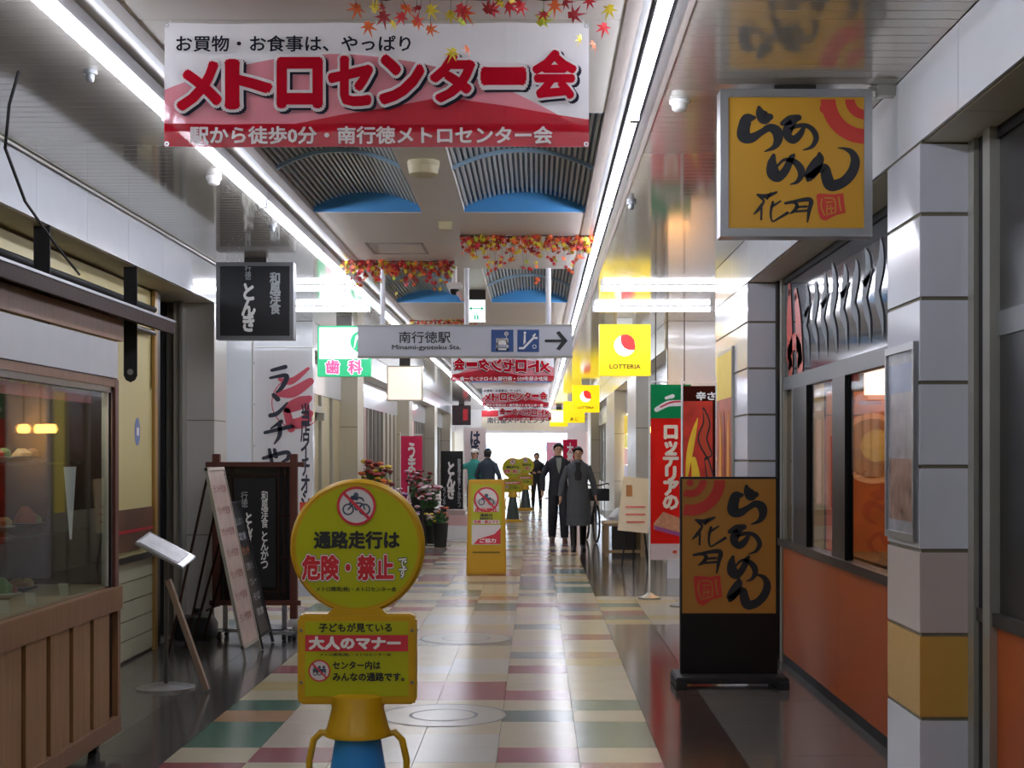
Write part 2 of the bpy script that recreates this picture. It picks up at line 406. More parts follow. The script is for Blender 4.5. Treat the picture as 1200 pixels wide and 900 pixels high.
# faint access hatch in the first flat bay
hm = MB(); hx0, hx1, hy0, hy1 = -1.30, -.86, 11.3, 11.9
hm.box(hx0, hx1, hy0, hy0+.02, CZ-.006, CZ); hm.box(hx0, hx1, hy1-.02, hy1, CZ-.006, CZ); hm.box(hx0, hx0+.02, hy0, hy1, CZ-.006, CZ); hm.box(hx1-.02, hx1, hy0, hy1, CZ-.006, CZ)
hm.build('hatch_frame', m_brownt, ceil)

# ================================================================ TUBE LIGHTS
ORD = 'zeroth first second third fourth fifth sixth seventh eighth ninth tenth eleventh twelfth thirteenth fourteenth fifteenth sixteenth seventeenth eighteenth nineteenth twentieth'.split()
def ordw(n): return ORD[n] if n < len(ORD) else {2: 'twenty-', 3: 'thirty-'}[n//10]+ORD[n % 10] if n % 10 else {20: 'twentieth', 30: 'thirtieth'}[n]
def make_tube(L, nm='tube_light'):
    t = thing(nm, 'x', 'light')
    MB().cyl((0, .03, 0), (0, L-.03, 0), .017, n=10).build('tube', m_tube, t, smooth=True)
    B(-.02, .02, .004, .03, -.02, .03).build('end_cap', m_tubeb, t); B(-.02, .02, L-.03, L-.004, -.02, .03).build('end_cap', m_tubeb, t)
    B(-.028, .028, .01, L-.01, .03, .088).build('housing', m_tubeb, t)
    return t
TL = 2.41; proto = make_tube(TL)
first = True
for side, x in (('left', -1.70), ('right', .45)):
    for k in range(-4, 20):
        o = proto if first else copy_tree(proto); first = False
        o.location = (x, 6.88+TL*k, 3.05)
        n = k+2
        lab = 'white tube light in the %s ceiling row, %s from the camera' % (side, ordw(n)) if n > 0 else 'white tube light in the %s row above the camera, %s back from the view' % (side, ordw(1-n))
        tag(o, lab, 'light', 'tube lights in the %s ceiling row' % side)
tc = make_tube(1.3, 'passage_tube_light'); tc.rotation_euler = (0, 0, -PI/2)
first = True
for side, xs in (('left', (-3.10, -4.42)), ('right', (.60, 1.92))):
    for yy in (14.15, 16.15):
        for q, xa in enumerate(xs):
            o = tc if first else copy_tree(tc); first = False
            o.location = (xa, yy, 3.06)
            tag(o, 'tube light across the %s side passage, %s bar, %s half' % (side, 'nearer' if yy < 15 else 'farther', 'inner' if q == 0 else 'outer'), 'light', 'tube lights across the side passages')
# ================================================================ OUTER SHELL (side and back slabs added to keep sky light out)
wl = B(-6.5, -6.4, -6.4, YE, 0, 3.42).build('wall_left', m_beige, kind='structure')
wr = B(5.4, 5.5, -6.4, YE, 0, 3.42).build('wall_right', m_beige, kind='structure')
B(-6.4, 5.4, -6.5, -6.4, 0, 3.42).build('back_light_block', m_beige, kind='structure')  # unseen slab added behind the camera to shut out world light
wf = MB(); wf.box(-6.4, -2.95, YE-.2, YE, 0, 3.42); wf.box(1.78, 5.4, YE-.2, YE, 0, 3.42); wf.box(-2.95, -1.9, YE-.2, YE, 0, 3.42); wf.box(1.1, 1.78, YE-.2, YE, 0, 3.42); wf.box(-1.9, 1.1, YE-.2, YE, 2.25, 3.42)
wf.build('wall_front', m_white, kind='structure')
XP, XQ = 1.78, -2.95        # shop planes right / left
def wallbox(par, name, x0, x1, y0, y1, z0, z1, m): return B(x0, x1, y0, y1, z0, z1).build(name, m, par)
def header(par, xf, s, y0, y1, near):
    """white beam cladding over the shops: core and separate panels; s=-1 panels face -x"""
    zb = 2.77
    x1 = xf-s*.44
    wallbox(par, 'header_core', min(xf-s*.012, x1), max(xf-s*.012, x1), y0, y1, zb+.003, CZ+.012, m_joint)
    P = .91; y = y0
    while y < y1-.01:
        ye = min(y+P, y1)
        B(min(xf, xf-s*.012), max(xf, xf-s*.012), y+.003, ye-.003, zb, CZ-.005).build('header_panel', m_white, par)
        B(min(xf-s*.02, x1), max(xf-s*.02, x1), y+.003, ye-.003, zb-.004, zb+.003).build('soffit_panel', m_beige, par)
        y = ye
header(wl, XL, 1, -.13-5.46, 12.99, 1); header(wl, XL, 1, 18.16, YE-.3, 0)
header(wr, XR, -1, -5.41, 13.0, 1); header(wr, XR, -1, 18.16, YE-.3, 0)
# thin conduit along the left ceiling edge
cb = MB().tube([(XL+.02, 2, CZ-.012), (XL+.02, 12.9, CZ-.012)], .010)
tag(cb.build('conduit', m_sil, None, smooth=True), 'thin grey conduit along the left ceiling edge above the white fascia', 'pipe')

# ---- near right tiled pillar
def tiled_pillar(par, xf, s, y0, y1, wd, cuts, zs, cols, name='pillar', m0=m_joint):
    core = B(min(xf-s*.0+(-s)*.008, xf-s*wd), max(xf-s*.008, xf-s*wd), y0+.008, y1, 0, 2.77).build(name, m0, par)
    for i in range(len(zs)-1):
        z0, z1 = zs[i]+.008, zs[i+1]-.008
        m = cols[i]
        B(min(xf, xf-s*wd), max(xf, xf-s*wd), y0, y0+.008, z0, z1).build('wall_tile', m, core)
        for a, b in zip(cuts[:-1], cuts[1:]):
            B(min(xf, xf-s*.008), max(xf, xf-s*.008), a+.002+(.008 if a == y0 else 0), b-.002, z0, z1).build('wall_tile', m, core)
    return core
P = .3415; z0 = 1.449
zs = [z0+P*k for k in range(-4, 5)]
zs = [0.0]+[z for z in zs if .05 < z < 2.7]+[2.765]
# rows from the floor: white, ochre, warm white, then white
cl = []
for i in range(len(zs)-1):
    zc = (zs[i]+zs[i+1])/2
    cl.append(m_tiley if .42 < zc < .76 else m_tilep if .76 < zc < 1.1 else m_tile)
tiled_pillar(wr, XR, -1, 6.06, 6.62, .43, [6.06, 6.62], zs, cl)
tiled_pillar(wr, XR, -1, 11.02, 13.0, .43, [11.02, 11.68, 12.34, 13.0], zs, cl)
# back of the passage and its corner walls
tag(B(XR+.02, 5.4, 18.0, 18.15, 0, CZ).build('wall_passage_right', m_white), kind='structure')
tag(B(-6.4, XL-.0, 18.0, 18.15, 0, CZ).build('wall_passage_left', m_white), kind='structure')
B(1.98, 5.4, 12.85, 13.0, 0, CZ).build('passage_wall', m_white, wr); B(-6.4, -3.1, 12.85, 13.0, 0, CZ).build('passage_wall', m_pgrey, wl)
# seams on the passage walls
pw = bpy.data.objects['wall_passage_left']
for k in range(4):
    B(-3.42-k*.9, -3.41-k*.9, 17.994, 18, .1, 3.0).build('panel_seam', m_joint, pw)
# ---- left pillar by the dark doorway
cp = B(-3.1, XL-.008, 12.508, 13.0, 0, 2.77).build('pillar', m_joint, wl)
for a, b in ((0, .82), (.823, 1.78), (1.783, 2.765)):
    B(-2.95, XL, 12.5, 12.508, a+.003, b-.002).build('stone_panel', m_pgrey, cp); B(XL-.008, XL, 12.51, 12.998, a+.003, b-.002).build('stone_panel', m_pgrey, cp)
B(-3.02, -2.951, 12.42, 12.52, 0, 2.77).build('door_frame', m_beige, wl)
B(-2.953, -2.93, 12.35, 12.50, 0, 2.77).build('door_frame', m_sil, wl)
# ---- left shop wall behind the food case
B(-3.1, -2.955, -5, 11.55, .72, 2.0).build('shop_wall', m_cream, wl)
B(-3.1, -2.965, -5, 11.55, 2.0, 2.75).build('shop_wall_top', m_cream, wl)
B(-3.1, -2.97, -5, 11.5, 0, .72).build('siding_core', m_joint, wl)
m_siding = mat('siding', '#c5c2a4', .5, var=.03)
for k in range(5):
    me = B(-2.972, -2.95, 9.5, 11.5, .02+.14*k, .152+.14*k).build('siding_board', m_siding, wl)
    B(-2.972, -2.95, 4, 9.5, .02+.14*k, .152+.14*k).build('siding_board', m_siding, wl)
B(-2.96, -2.92, 4, 11.5, .72, .76).build('siding_cap', m_darkalu, wl)
B(-2.955, -2.93, 11.46, 11.55, .0, 2.75).build('door_trim', mat('ochre_trim', '#9a7434', .4), wl)
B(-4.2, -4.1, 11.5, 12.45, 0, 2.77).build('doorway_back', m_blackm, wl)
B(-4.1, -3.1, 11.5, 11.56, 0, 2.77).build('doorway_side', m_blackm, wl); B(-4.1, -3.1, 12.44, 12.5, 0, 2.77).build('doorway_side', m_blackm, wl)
B(-2.99, -2.955, 11.56, 11.72, 0, 2.75).build('door_leaf', m_black, wl); 
# pipes above the eave on the left
for nm, z, r, mm in (('pipe', 2.52, .03, m_darkalu), ('pipe', 2.60, .022, m_blackm), ('pipe', 2.42, .02, m_darkalu)):
    MB().cyl((-2.92, 3, z), (-2.92, 11.4, z), r).build('wall_pipe', mm, wl, smooth=True)

# ---- shop windows right: orange kick panel, sill, glazing bars, transom sign with brush lettering
def storefront(name, y0, y1, n, xs=XP):
    t = thing(name, None, None, (0, 0, 0), kind='structure')
    B(xs, xs+.06, y0, y1, 0, .06).build('plinth', m_blackm, t)
    P = (y1-y0)/max(1, n)
    for k in range(n): B(xs, xs+.04, y0+P*k+.002, y0+P*(k+1)-.002, .06, .835).build('kick_panel', m_orange, t)
    B(xs-.02, xs+.08, y0, y1, .835, .885).build('sill', m_darkalu, t)
    B(xs, xs+.07, y0, y1, 1.955, 2.05).build('window_head', m_frameg, t)
    B(xs, xs+.07, y0, y1, 2.72, 2.77).build('window_top', m_blackm, t)
    return t
w1 = storefront('window_1', 6.62, 11.02, 2)
for (a, b, mm) in ((10.85, 11.02, m_blackm), (10.74, 10.85, m_sil), (10.35, 10.42, m_frameg), (9.86, 10.35, m_black), (8.63, 9.0, m_black), (6.62, 6.7, m_sil)):
    B(XP, XP+.05, a, b, .885, 1.955).build('mullion', mm, w1)
B(XP-.012, XP+.03, 10.78, 10.86, .0, 2.77).build('jamb', m_sil, w1); B(XP-.02, XP+.03, 10.93, 11.015, .0, 2.77).build('jamb', m_blackm, w1)
gl = glass('shop_glass', '#e8eef0', .9)
for a, b in ((6.70, 8.63), (9.0, 9.86), (10.42, 10.74)): B(XP+.02, XP+.028, a, b, .885, 1.955).build('pane', gl, w1)
m_transom = mat('transom_print', '#484f57', .07, var=.35, scale=1.6)
ts = B(XP+.01, XP+.02, 6.7, 10.78, 2.05, 2.72).build('transom_panel', m_transom, w1)
# brush lettering on the transom (faces -x): strokes in (y, z)
tmw, tmr = MB(), MB()
m_paleg = mat('pale_brush', '#6c7379', .6); m_redb = mat('red_brush', '#c2412f', .35)
r3 = random.Random(11)
class TI:
    s = 1.
    def __call__(s_, a, b): return (a, b)
for k in range(11):
    y = 9.9-k*.30
    pts = [(y+r3.uniform(-.05, .05), 2.66-r3.random()*.08, .02), (y-.06, 2.5, .13), (y+.04, 2.35, .10), (y-.08, 2.2+r3.random()*.05, .07), (y-.1, 2.10, .01)]
    brush(tmw, pts, 0, TI())
    if k % 2 == 0: brush(tmw, [(y+.1, 2.45, .01), (y, 2.43, .05), (y-.15, 2.48, .02)], 0, TI())
brush(tmr, [(10.55, 2.66, .10), (10.55, 2.4, .22), (10.5, 2.1, .18)], 0, TI()); brush(tmr, [(10.3, 2.6, .10), (10.2, 2.4, .2), (10.12, 2.1, .22)], 0, TI()); brush(tmr, [(10.62, 2.2, .1), (10.35, 2.28, .12), (10.1, 2.2, .1)], 0, TI())
for mb, mm in ((tmw, m_paleg), (tmr, m_redb)):
    mb.v = [(XP+.004, a, c) for a, b, c in mb.v]; mb.build('brush_lettering', mm, ts)
w2 = storefront('window_2', 2.0, 6.06, 2)
B(XP-.03, XP+.05, 5.98, 6.06, 0, 2.77).build('jamb', m_sil, w2); B(XP-.01, XP+.05, 5.86, 5.98, 0, 2.77).build('jamb', m_blackm, w2); B(XP-.03, XP+.05, 5.77, 5.86, 0, 2.77).build('jamb', m_sil, w2)
B(XP+.01, XP+.03, 2.0, 5.77, .885, 1.955).build('pane', m_black, w2); B(XP+.01, XP+.03, 2.0, 5.77, 2.05, 2.72).build('pane', m_black, w2)
B(XP, XP+.3, -6, 2.0, 0, 2.77).build('shop_wall', m_beige, wr)
# interior of the ramen shop behind window_1
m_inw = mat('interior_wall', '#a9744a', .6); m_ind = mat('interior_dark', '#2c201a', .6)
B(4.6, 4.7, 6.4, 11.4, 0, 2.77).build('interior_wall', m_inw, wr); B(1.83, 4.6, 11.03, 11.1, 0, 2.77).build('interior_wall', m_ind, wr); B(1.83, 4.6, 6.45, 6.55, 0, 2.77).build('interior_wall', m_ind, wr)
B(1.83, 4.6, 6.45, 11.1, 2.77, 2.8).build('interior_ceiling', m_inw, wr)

# ---- shops beyond the passage
m_dglass = mat('dark_shop_glass', '#4a3d36', .1, var=.3)
m_lit = mat('lit_window', '#fff6e6', .5, emit=1.3); m_litp = mat('lit_pink', '#e8b7b4', .5, emit=.45, var=.35, scale=3); m_lity = mat('lit_yellow', '#d9c660', .5, emit=.3, var=.1)
m_pinkc = mat('pink_column', '#cfa5a2', .3, var=.15, scale=3); m_cwin = mat('cream_door', '#b9ad86', .35, var=.08)
def seg(par, side, y0, y1, z0, z1, m, name='shop_wall', d=0.):
    if side == 'r': return B(XP+d, XP+.15+d, y0, y1, z0, z1).build(name, m, par)
    return B(XQ-.15-d, XQ-d, y0, y1, z0, z1).build(name, m, par)
def far_pillar(side, y0, y1, m=m_beige):
    par = wr if side == 'r' else wl
    x0, x1 = (XR, XP+.2) if side == 'r' else (XQ-.2, XL)
    p = B(x0, x1, y0, y1, 0, 2.77).build('pillar', m, par)
    for z in (.95, 1.9): B(x0-.002, x1+.002, y0-.003, y0, z, z+.012).build('joint', m_joint, p)
    return p
for y0, y1, m in ((23.4, 25.6, m_pgrey), (29.9, 33.2, m_beige), (43, 45.5, m_beige)): far_pillar('r', y0, y1, m)
for y0, y1, m in ((22.5, 23.3, m_beige), (31.6, 32.5, m_beige), (39.5, 40.5, m_beige), (46.6, 47.6, m_beige)): far_pillar('l', y0, y1, m)
RS = [(18.15, 19.4, m_lity), (19.4, 21.2, m_dglass), (21.2, 23.4, m_beige), (25.6, 27.0, m_dglass), (27.0, 29.9, m_lit), (33.2, 36, m_dglass), (36, 39, m_beige), (39, 43, m_dglass), (45.5, 50, m_dglass), (50, 53.7, m_litp)]
for a, b, m in RS:
    seg(wr, 'r', a, b, 0, .75, m_beige, 'shop_base'); seg(wr, 'r', a, b, .75, 2.3, m, 'shop_front', .02); seg(wr, 'r', a, b, 2.3, 2.77, m_white, 'shop_fascia')
    for yy in (a, (a+b)/2): seg(wr, 'r', yy, yy+.07, 0, 2.3, m_sil, 'shop_mullion', -.02)
LS = [(18.15, 22.5, m_cwin), (23.3, 26, m_pinkc), (26, 28.5, m_dglass), (28.5, 31.6, m_beige), (32.5, 36, m_litp), (36, 39.5, m_dglass), (40.5, 46.6, m_dglass), (47.6, 52, m_beige), (52, 53.7, m_lit)]
for a, b, m in LS:
    seg(wl, 'l', a, b, 0, .35, m_beige, 'shop_base'); seg(wl, 'l', a, b, .35, 2.3, m, 'shop_front', .02); seg(wl, 'l', a, b, 2.3, 2.77, m_white, 'shop_fascia')
    for q in range(4): seg(wl, 'l', a+(b-a)*q/4, a+(b-a)*q/4+.06, 0, 2.3, m_sil, 'shop_mullion', -.02)
# poster strips on the lit window between the two beige pillars
for k, (c, z0, z1) in enumerate((('#f4cf2e', 1.9, 2.25), ('#efe27a', 1.62, 1.88), ('#e6b9b4', 1.3, 1.6), ('#c9c5d6', .95, 1.28), ('#b9b4cc', .6, .9))):
    B(1.745, 1.76, 27.2, 29.8, z0, z1).build('window_poster', mat('poster_c%d' % k, c, .5, emit=.25, var=.15), wr)

# ================================================================ OUTSIDE, BEYOND THE FAR EXIT
m_out = mat('outside_wall', '#f2f5fa', .7); m_outw = mat('outside_window', '#8fb4d6', .3)
ob = thing('building', 'white building with blue window bands seen through the far exit', 'building', (-1, 84, 0))
B(-9, 9, 0, 4, 0, 9).build('wall', m_out, ob)
for z in (1.7, 2.9, 4.1):
    for x in (-3, -1.4, .2, 1.8): B(x, x+1.4, -.05, 0, z, z+.35).build('window', m_outw, ob)
# ================================================================ OBJECT MATERIALS
m_sy = mat('sign_yellow_plastic', '#bd9208', .38, var=.03); m_syg = mat('sign_lemon_face', '#a9ac0c', .32, var=.05, scale=2)
m_ink = mat('ink_black', '#1b1d22', .5); m_red = mat('print_red', '#c8232f', .45); m_wh = mat('print_white', '#e9e9e6', .45); m_navy = mat('print_navy', '#2e3350', .5)
m_bluep = mat('bottle_blue', '#2a86cf', .35, var=.06)
m_wood = mat('wood_mid', '#7a5230', .5, var=.15, scale=3, stretch=(6, 6, .6), bump=.15)
m_woodp = mat('wood_plank', '#8a6238', .5, var=.16, scale=3, stretch=(6, 6, .5), bump=.2)
m_woodd = mat('wood_dark', '#33211a', .6, var=.15, scale=4, stretch=(5, 5, .6), bump=.1, spec=.15)
m_woodr = mat('wood_red', '#5b2d22', .45, var=.1)
m_seal = mat('seal_red', '#c0362c', .5)
m_rubber = mat('rubber', '#17171a', .6)
m_grayp = mat('pale_grey_print', '#a8adb0', .5)
m_green = mat('print_green', '#1f8a55', .45)
UP = Matrix.Identity(3)

def tilt(ax, a): return Matrix.Rotation(a, 3, ax)

# ================================================================ BANNERS
def banner(loc, mirror, lab, group='red and white hanging banners'):
    W, Ht = 1.562, .456; t = thing('banner', lab, 'banner', loc, 0, group)
    vw = vinyl('banner_white', '#e4e2e4', .10); vp = vinyl('banner_pink', '#e07f8c', .25); vr = vinyl('banner_red', '#c31a2e', .22); vi = vinyl('banner_ink', '#2a2c38', .03)
    vl2 = vinyl('banner_outline', '#ece6e6', 0.); vr2 = vinyl('banner_letter_red', '#c31a2e', 0.)
    vl = vinyl('banner_letter_white', '#f0ecec', .03)
    # cloth with soft waves
    n = 36; mb = MB(); vs = []
    wav = lambda x: .006*math.sin(x*9)+.004*math.sin(x*21+1)
    for i in range(n+1):
        x = -W/2+W*i/n
        vs += [(x, wav(x), 0), (x, wav(x), -Ht)]
    mb._add(vs, [(2*i, 2*i+1, 2*i+3, 2*i+2) for i in range(n)])
    cloth = mb.build('cloth', vw, t)
    def strip(zt, zb, y, m, nm):
        mb = MB(); vs = []
        for i in range(n+1):
            x = -W/2+W*i/n
            vs += [(x, wav(x)+y, zt(x)), (x, wav(x)+y, min(zb(x), zt(x)))]
        mb._add(vs, [(2*i, 2*i+1, 2*i+3, 2*i+2) for i in range(n)]); return mb.build(nm, m, t)
    if mirror: k = -1
    else: k = 1
    # pink hump, red swoosh, red base band
    strip(lambda x: -.115-(0.14*((k*x+.15)/.65)**2), lambda x: -.40, -.0012, vp, 'pink_hump')
    strip(lambda x: -.37+.10*max(0, (k*x+.30)/.55 if k*x < .25 else 1-(k*x-.25)*1.6), lambda x: -.40, -.0024, vr, 'red_swoosh')
    strip(lambda x: -.372, lambda x: -Ht, -.0036, vr, 'red_band')
    def put(s, x, z, w_, h_, y, m, bold): text(s, k*x, z, w_, h_, y, m, t, bold, mirror=mirror)
    put('お買物・お食事は、やっぱり', -.305, -.078, .86, .058, -.014, vi, .02)
    for i, ch in enumerate('メトロセンター会'):
        x = -.655+i*.187; 
        if i == 0: x += .005
        y0 = -.016
        wch, hch = .150, (.165 if ch not in 'ー' else .034)
        z = -.235+i*.006
        put(ch, x+.010, z-.008, wch, hch, y0, vi, .10); put(ch, x, z, wch, hch, y0-.002, vl2, .10); put(ch, x, z, wch, hch, y0-.004, vr2, .05)
    put('駅から徒歩0分・南行徳メトロセンター会', -.02, -.415, 1.33, .062, -.016, vl, .03)
    mb = MB()
    for x in (-W/2+.01, W/2-.01):
        for z in (-.01, -Ht+.01): MB().ring(x, z, .004, .009, wav(x)-.006, 12).build('eyelet', m_alu, t)
    for x in (-W/2+.02, 0, W/2-.02): MB().cyl((x, 0, 0), (x, .0, CZ-loc[2]), .0015, n=5).build('cord', m_wh, t)
    return t
banner((-.589, 5.5, 3.086), False, 'largest red and white banner with big red lettering, hanging nearest under the ceiling')
banner((-.52, 22.7, 3.060), True, 'second banner from the camera, its lettering seen reversed, just under the grey station sign')
banner((-.50, 35, 3.060), False, 'third banner from the camera, small, lettering the right way round')
banner((-.35, 44, 2.95), True, 'fourth banner from the camera, small and reversed, below the third')
t = thing('banner', 'wide thin red and white banner stretched across the corridor near the bright exit', 'banner', (-.6, 51.5, 2.66), 0, 'red and white hanging banners')
B(-1.3, 1.55, -.01, .01, .12, .34).build('red_band', m_red, t); B(-1.3, 1.55, -.01, .01, -.35, .12).build('cloth', mat('cream_cloth', '#efe6cf', .6), t); text('南行徳メトロセンター', 0, .0, 2.2, .2, -.016, m_navy, t, .02)

# ================================================================ STATION SIGN
t = thing('station_sign', 'long pale grey station direction sign with arrow, hung from three white poles', 'sign', (-.615, 12.8, 2.335), 0)
m_lg = mat('station_sign_face', '#c3c6ce', .5, var=.02)
B(-.92, .92, 0, .10, 0, .265).build('panel', m_lg, t, bevel=.006)
MB().box(-.925, .925, -.006, .106, .262, .275).box(-.925, .925, -.006, .106, -.008, .004).build('frame', m_sil, t)
for x in (-.71, .715): MB().cyl((x, .05, .275), (x, .05, .763), .022, n=14).build('pole', m_tubeb, t, smooth=True)
MB().cyl((.012, .05, .275), (.012, .05, .763), .022, n=14).build('pole', m_tubeb, t, smooth=True)
text('南行徳駅', -.345, .165, .44, .098, -.003, m_ink, t, .01)
text('Minami-gyotoku Sta.', -.33, .075, .59, .05, -.003, m_ink, t, .015)
m_picto = mat('picto_blue', '#2d4d86', .5)
for x0, x1 in ((.225, .415), (.45, .635)):
    B(x0, x1, -.004, 0, .04, .23).build('pictogram_tile', m_picto, t)
mb = MB(); y = -.0055
# train seen from the front, antenna above
mb.ring(.32, .108, .048, .056, y, 4, PI/4, PI/4+2*PI); mb.rect(.268, .372, .10, .155, y); mb.rect(.268, .283, .055, .12, y); mb.rect(.357, .372, .055, .12, y); mb.rect(.268, .372, .055, .075, y)
mb.rect(.29, .35, .085, .094, y); mb.ring(.355, .195, .012, .018, y, 14); mb.rect(.34, .37, .192, .198, y); mb.rect(.352, .358, .155, .18, y)
# escalator
mb.flat([(.462, .062), (.505, .062), (.59, .15), (.622, .15), (.622, .168), (.582, .168), (.497, .08), (.462, .08)], y)
mb.flat([(.50, .10), (.52, .12), (.52, .19), (.505, .19)], y); mb.disc(.513, .203, .011, y, 12); mb.ring(.595, .085, .012, .018, y, 12); mb.flat([(.575, .175), (.60, .20), (.61, .19), (.59, .165)], y)
mb.build('pictogram', m_wh, t)
MB().rect(.685, .85, .124, .146, -.004).flat([(.78, .205), (.81, .218), (.88, .135), (.835, .135)], -.0045).flat([(.835, .135), (.88, .135), (.81, .052), (.78, .065)], -.0045).build('arrow', m_ink, t)

# ================================================================ PROJECTING BOX SIGNS
def boxsign(nm, cx, Y, zb, W, Ht, face, lab, dep=.14, cat='sign', grp=None, frame=None, bd=.035, bracket=m_darkalu, top=CZ):
    t = thing(nm, lab, cat, (cx, Y, zb), 0, grp)
    fr = frame or m_alu
    mb = MB(); w2 = W/2
    mb.box(-w2, -w2+bd, 0, dep, 0, Ht).box(w2-bd, w2, 0, dep, 0, Ht).box(-w2+bd, w2-bd, 0, dep, 0, bd).box(-w2+bd, w2-bd, 0, dep, Ht-bd, Ht)
    mb.build('frame', fr, t)
    B(-w2+bd, w2-bd, .008, dep-.008, bd, Ht-bd).build('face', face, t)
    if top-zb-Ht > .004: B(-.09, .09, .03, dep-.03, Ht, top-zb-.002).build('bracket', bracket, t)
    return t
m_ry = mat('ramen_yellow', '#b3841f', .4, var=.05, scale=2, emit=.05)
# yellow brush-lettered sign, upper right
t = boxsign('shop_sign', 1.118, 6.43, 2.437, .655, .635, m_ry, 'yellow square shop sign with black brush lettering and red rings, hung under the ceiling', dep=.12)
W2, HT = .655/2, .635
def sgn(px, py): return (-W2+.0+(px-20)/(850-20)*.655, HT-(py-30)/(870-30)*HT)
a = TF((20, 30, 850, 870), (-W2, HT, W2, 0))
mb = MB()
for k in ('ra', 'a', 'me', 'n'):
    for q in BR[k][1]: brush(mb, [(u, v, w_*1.3) for u, v, w_ in q], .006, a)
mb.build('brush_lettering', m_ink, t)
mb = MB()
for k in ('hana', 'tsuki'):
    for q in BR[k][1]: brush(mb, q, .006, a)
mb.build('brush_lettering', m_ink, t)
s0 = BR['seal'][0]; p0 = a(s0[0], s0[1]); p1 = a(s0[2], s0[3]); seal(t, (p0[0], p0[1], p1[0], p1[1]), .006, m_seal, m_ry)
c = a(812, 88); mb = MB(); sc = a.s
mb.ring(c[0], c[1], 165*sc, 248*sc, .0062, 20, PI, 1.5*PI); mb.ring(c[0], c[1], 58*sc, 112*sc, .0062, 16, PI, 1.5*PI); mb.disc(a(590, 140)[0], a(590, 140)[1], 28*sc, .0064, 10)
mb.build('red_rings', m_seal, t)
MB().cyl((W2, .06, HT+.013), (.437, .06, HT+.013), .010).box(.36, .437, .03, .09, HT-.02, HT+.026).build('wall_arm', m_sil, t, smooth=False)
# black sign left
t = boxsign('shop_sign', -2.28, 12.07, 2.425, .625, .625, mat('sign_black_face', '#15161a', .3), 'black square shop sign with white vertical lettering, hung left of the passage', frame=m_frameg, bd=.03)
text('行徳', -.055, .545, .05, .125, .004, m_grayp, t, .01, vert=True); text('とんき', -.05, .26, .105, .38, .004, m_wh, t, .05, vert=True)
text('和風洋食', .165, .375, .085, .335, .004, m_grayp, t, .035, vert=True)
# dental sign
m_dw = mat('dental_white', '#f7fbf8', .5, emit=.6); m_dg = mat('dental_green', '#2fbf80', .5, emit=.35); m_dp = mat('dental_pink', '#ee5f9c', .5, emit=.35); m_dl = mat('dental_palepink', '#ffe1ef', .5, emit=.5)
t = boxsign('dental_sign', -2.235, 17.3, 2.4, .61, .585, m_dw, 'lit green and white sign with pink letters, left end behind the station sign', bd=.018, frame=m_dg)
B(-.29, .29, .002, .008, .015, .20).build('green_band', m_dg, t); MB().disc(.20, .40, .125, .004, 24).build('green_disc', m_dg, t)
mb = MB(); brush(mb, [(.12, .33, .01), (.155, .47, .028), (.19, .36, .022), (.225, .48, .03), (.25, .36, .02), (.29, .46, .01)], .002, TI()); mb.build('emblem', m_dw, t)
for ch, x in (('歯', -.13), ('科', .13)):
    text(ch, x, .107, .15, .15, 0, m_dl, t, .10); text(ch, x, .107, .15, .15, -.002, m_dp, t, .03)
# blank glowing sign and small dark sign
t = boxsign('lit_sign', -2.21, 25, 2.39, .60, .585, mat('lit_cream', '#ffeedd', .5, emit=.5, var=.02), 'blank glowing cream square sign hung below the left end of the station sign', frame=m_beige, bd=.02)
t = boxsign('shop_sign', -2.37, 47, 2.41, .58, .62, mat('sign_maroon', '#3a2425', .4, var=.3), 'small dark square sign far back left, beside the red banners', frame=m_blackm, bd=.02)
B(.05, .2, .0, .004, .15, .5).build('red_print', m_red, t)
# yellow lit signs on the right
m_ly = mat('lit_sign_yellow', '#ffe100', .4, emit=.46, var=.01); m_lr = mat('lit_red', '#e8302a', .4, emit=.4, var=.01); m_lw = mat('lit_white', '#ffffff', .4, emit=.5, var=0)
def lotte(cx, Y, lab, zb=2.42, sz=.60, logo=True):
    t = boxsign('yellow_sign', cx, Y, zb, sz, sz, m_ly, lab, bd=.012, frame=m_ly, grp='square lit yellow signs on the right', bracket=m_sil, dep=.16)
    if not logo:
        text('あじ', 0, .10, .22, .09, -.002, m_ink, t, .02); return t
    MB().disc(-.005, .35, .125, -.002).build('logo_white', m_lw, t)
    r = .125; mb = MB(); cx_, cz_ = .03, .385
    pts = [(-.06, .30), (-.06, .43)]+[( -.06+.0+.13*math.sin(q/8*PI/2)*1.25, .43-.0+.02-.10*(1-math.cos(q/8*PI/2))*1.3) for q in range(1, 9)]+[(.08, .30)]
    mb.flat([(-.045, .475), (.02, .482), (.07, .46), (.105, .42), (.12, .35), (.115, .300), (.04, .300), (-.01, .325), (-.042, .37), (-.052, .42)], -.004).build('logo_red', m_lr, t)
    text('LOTTERIA', 0, .105, .36, .05, -.002, mat('sign_olive', '#4c3f08', .5), t, .02)
    return t
lotte(1.035, 17.5, 'nearest and largest lit yellow sign with a red and white round logo')
lotte(1.085, 33, 'second lit yellow sign with the round logo, smaller, below and left of the first')
lotte(1.05, 42, 'third lit yellow sign without a round logo, partly behind the second', zb=2.38, logo=False)
t = boxsign('cream_sign', .74, 50, 2.42, .60, .55, mat('lit_cream_yellow', '#f5efb5', .5, emit=.9, var=.05), 'pale cream lit sign with yellow foot, smallest on the right above the couple', bd=.02, frame=m_ly, grp=None)
B(-.28, .28, -.003, 0, .02, .14).build('yellow_band', m_ly, t)
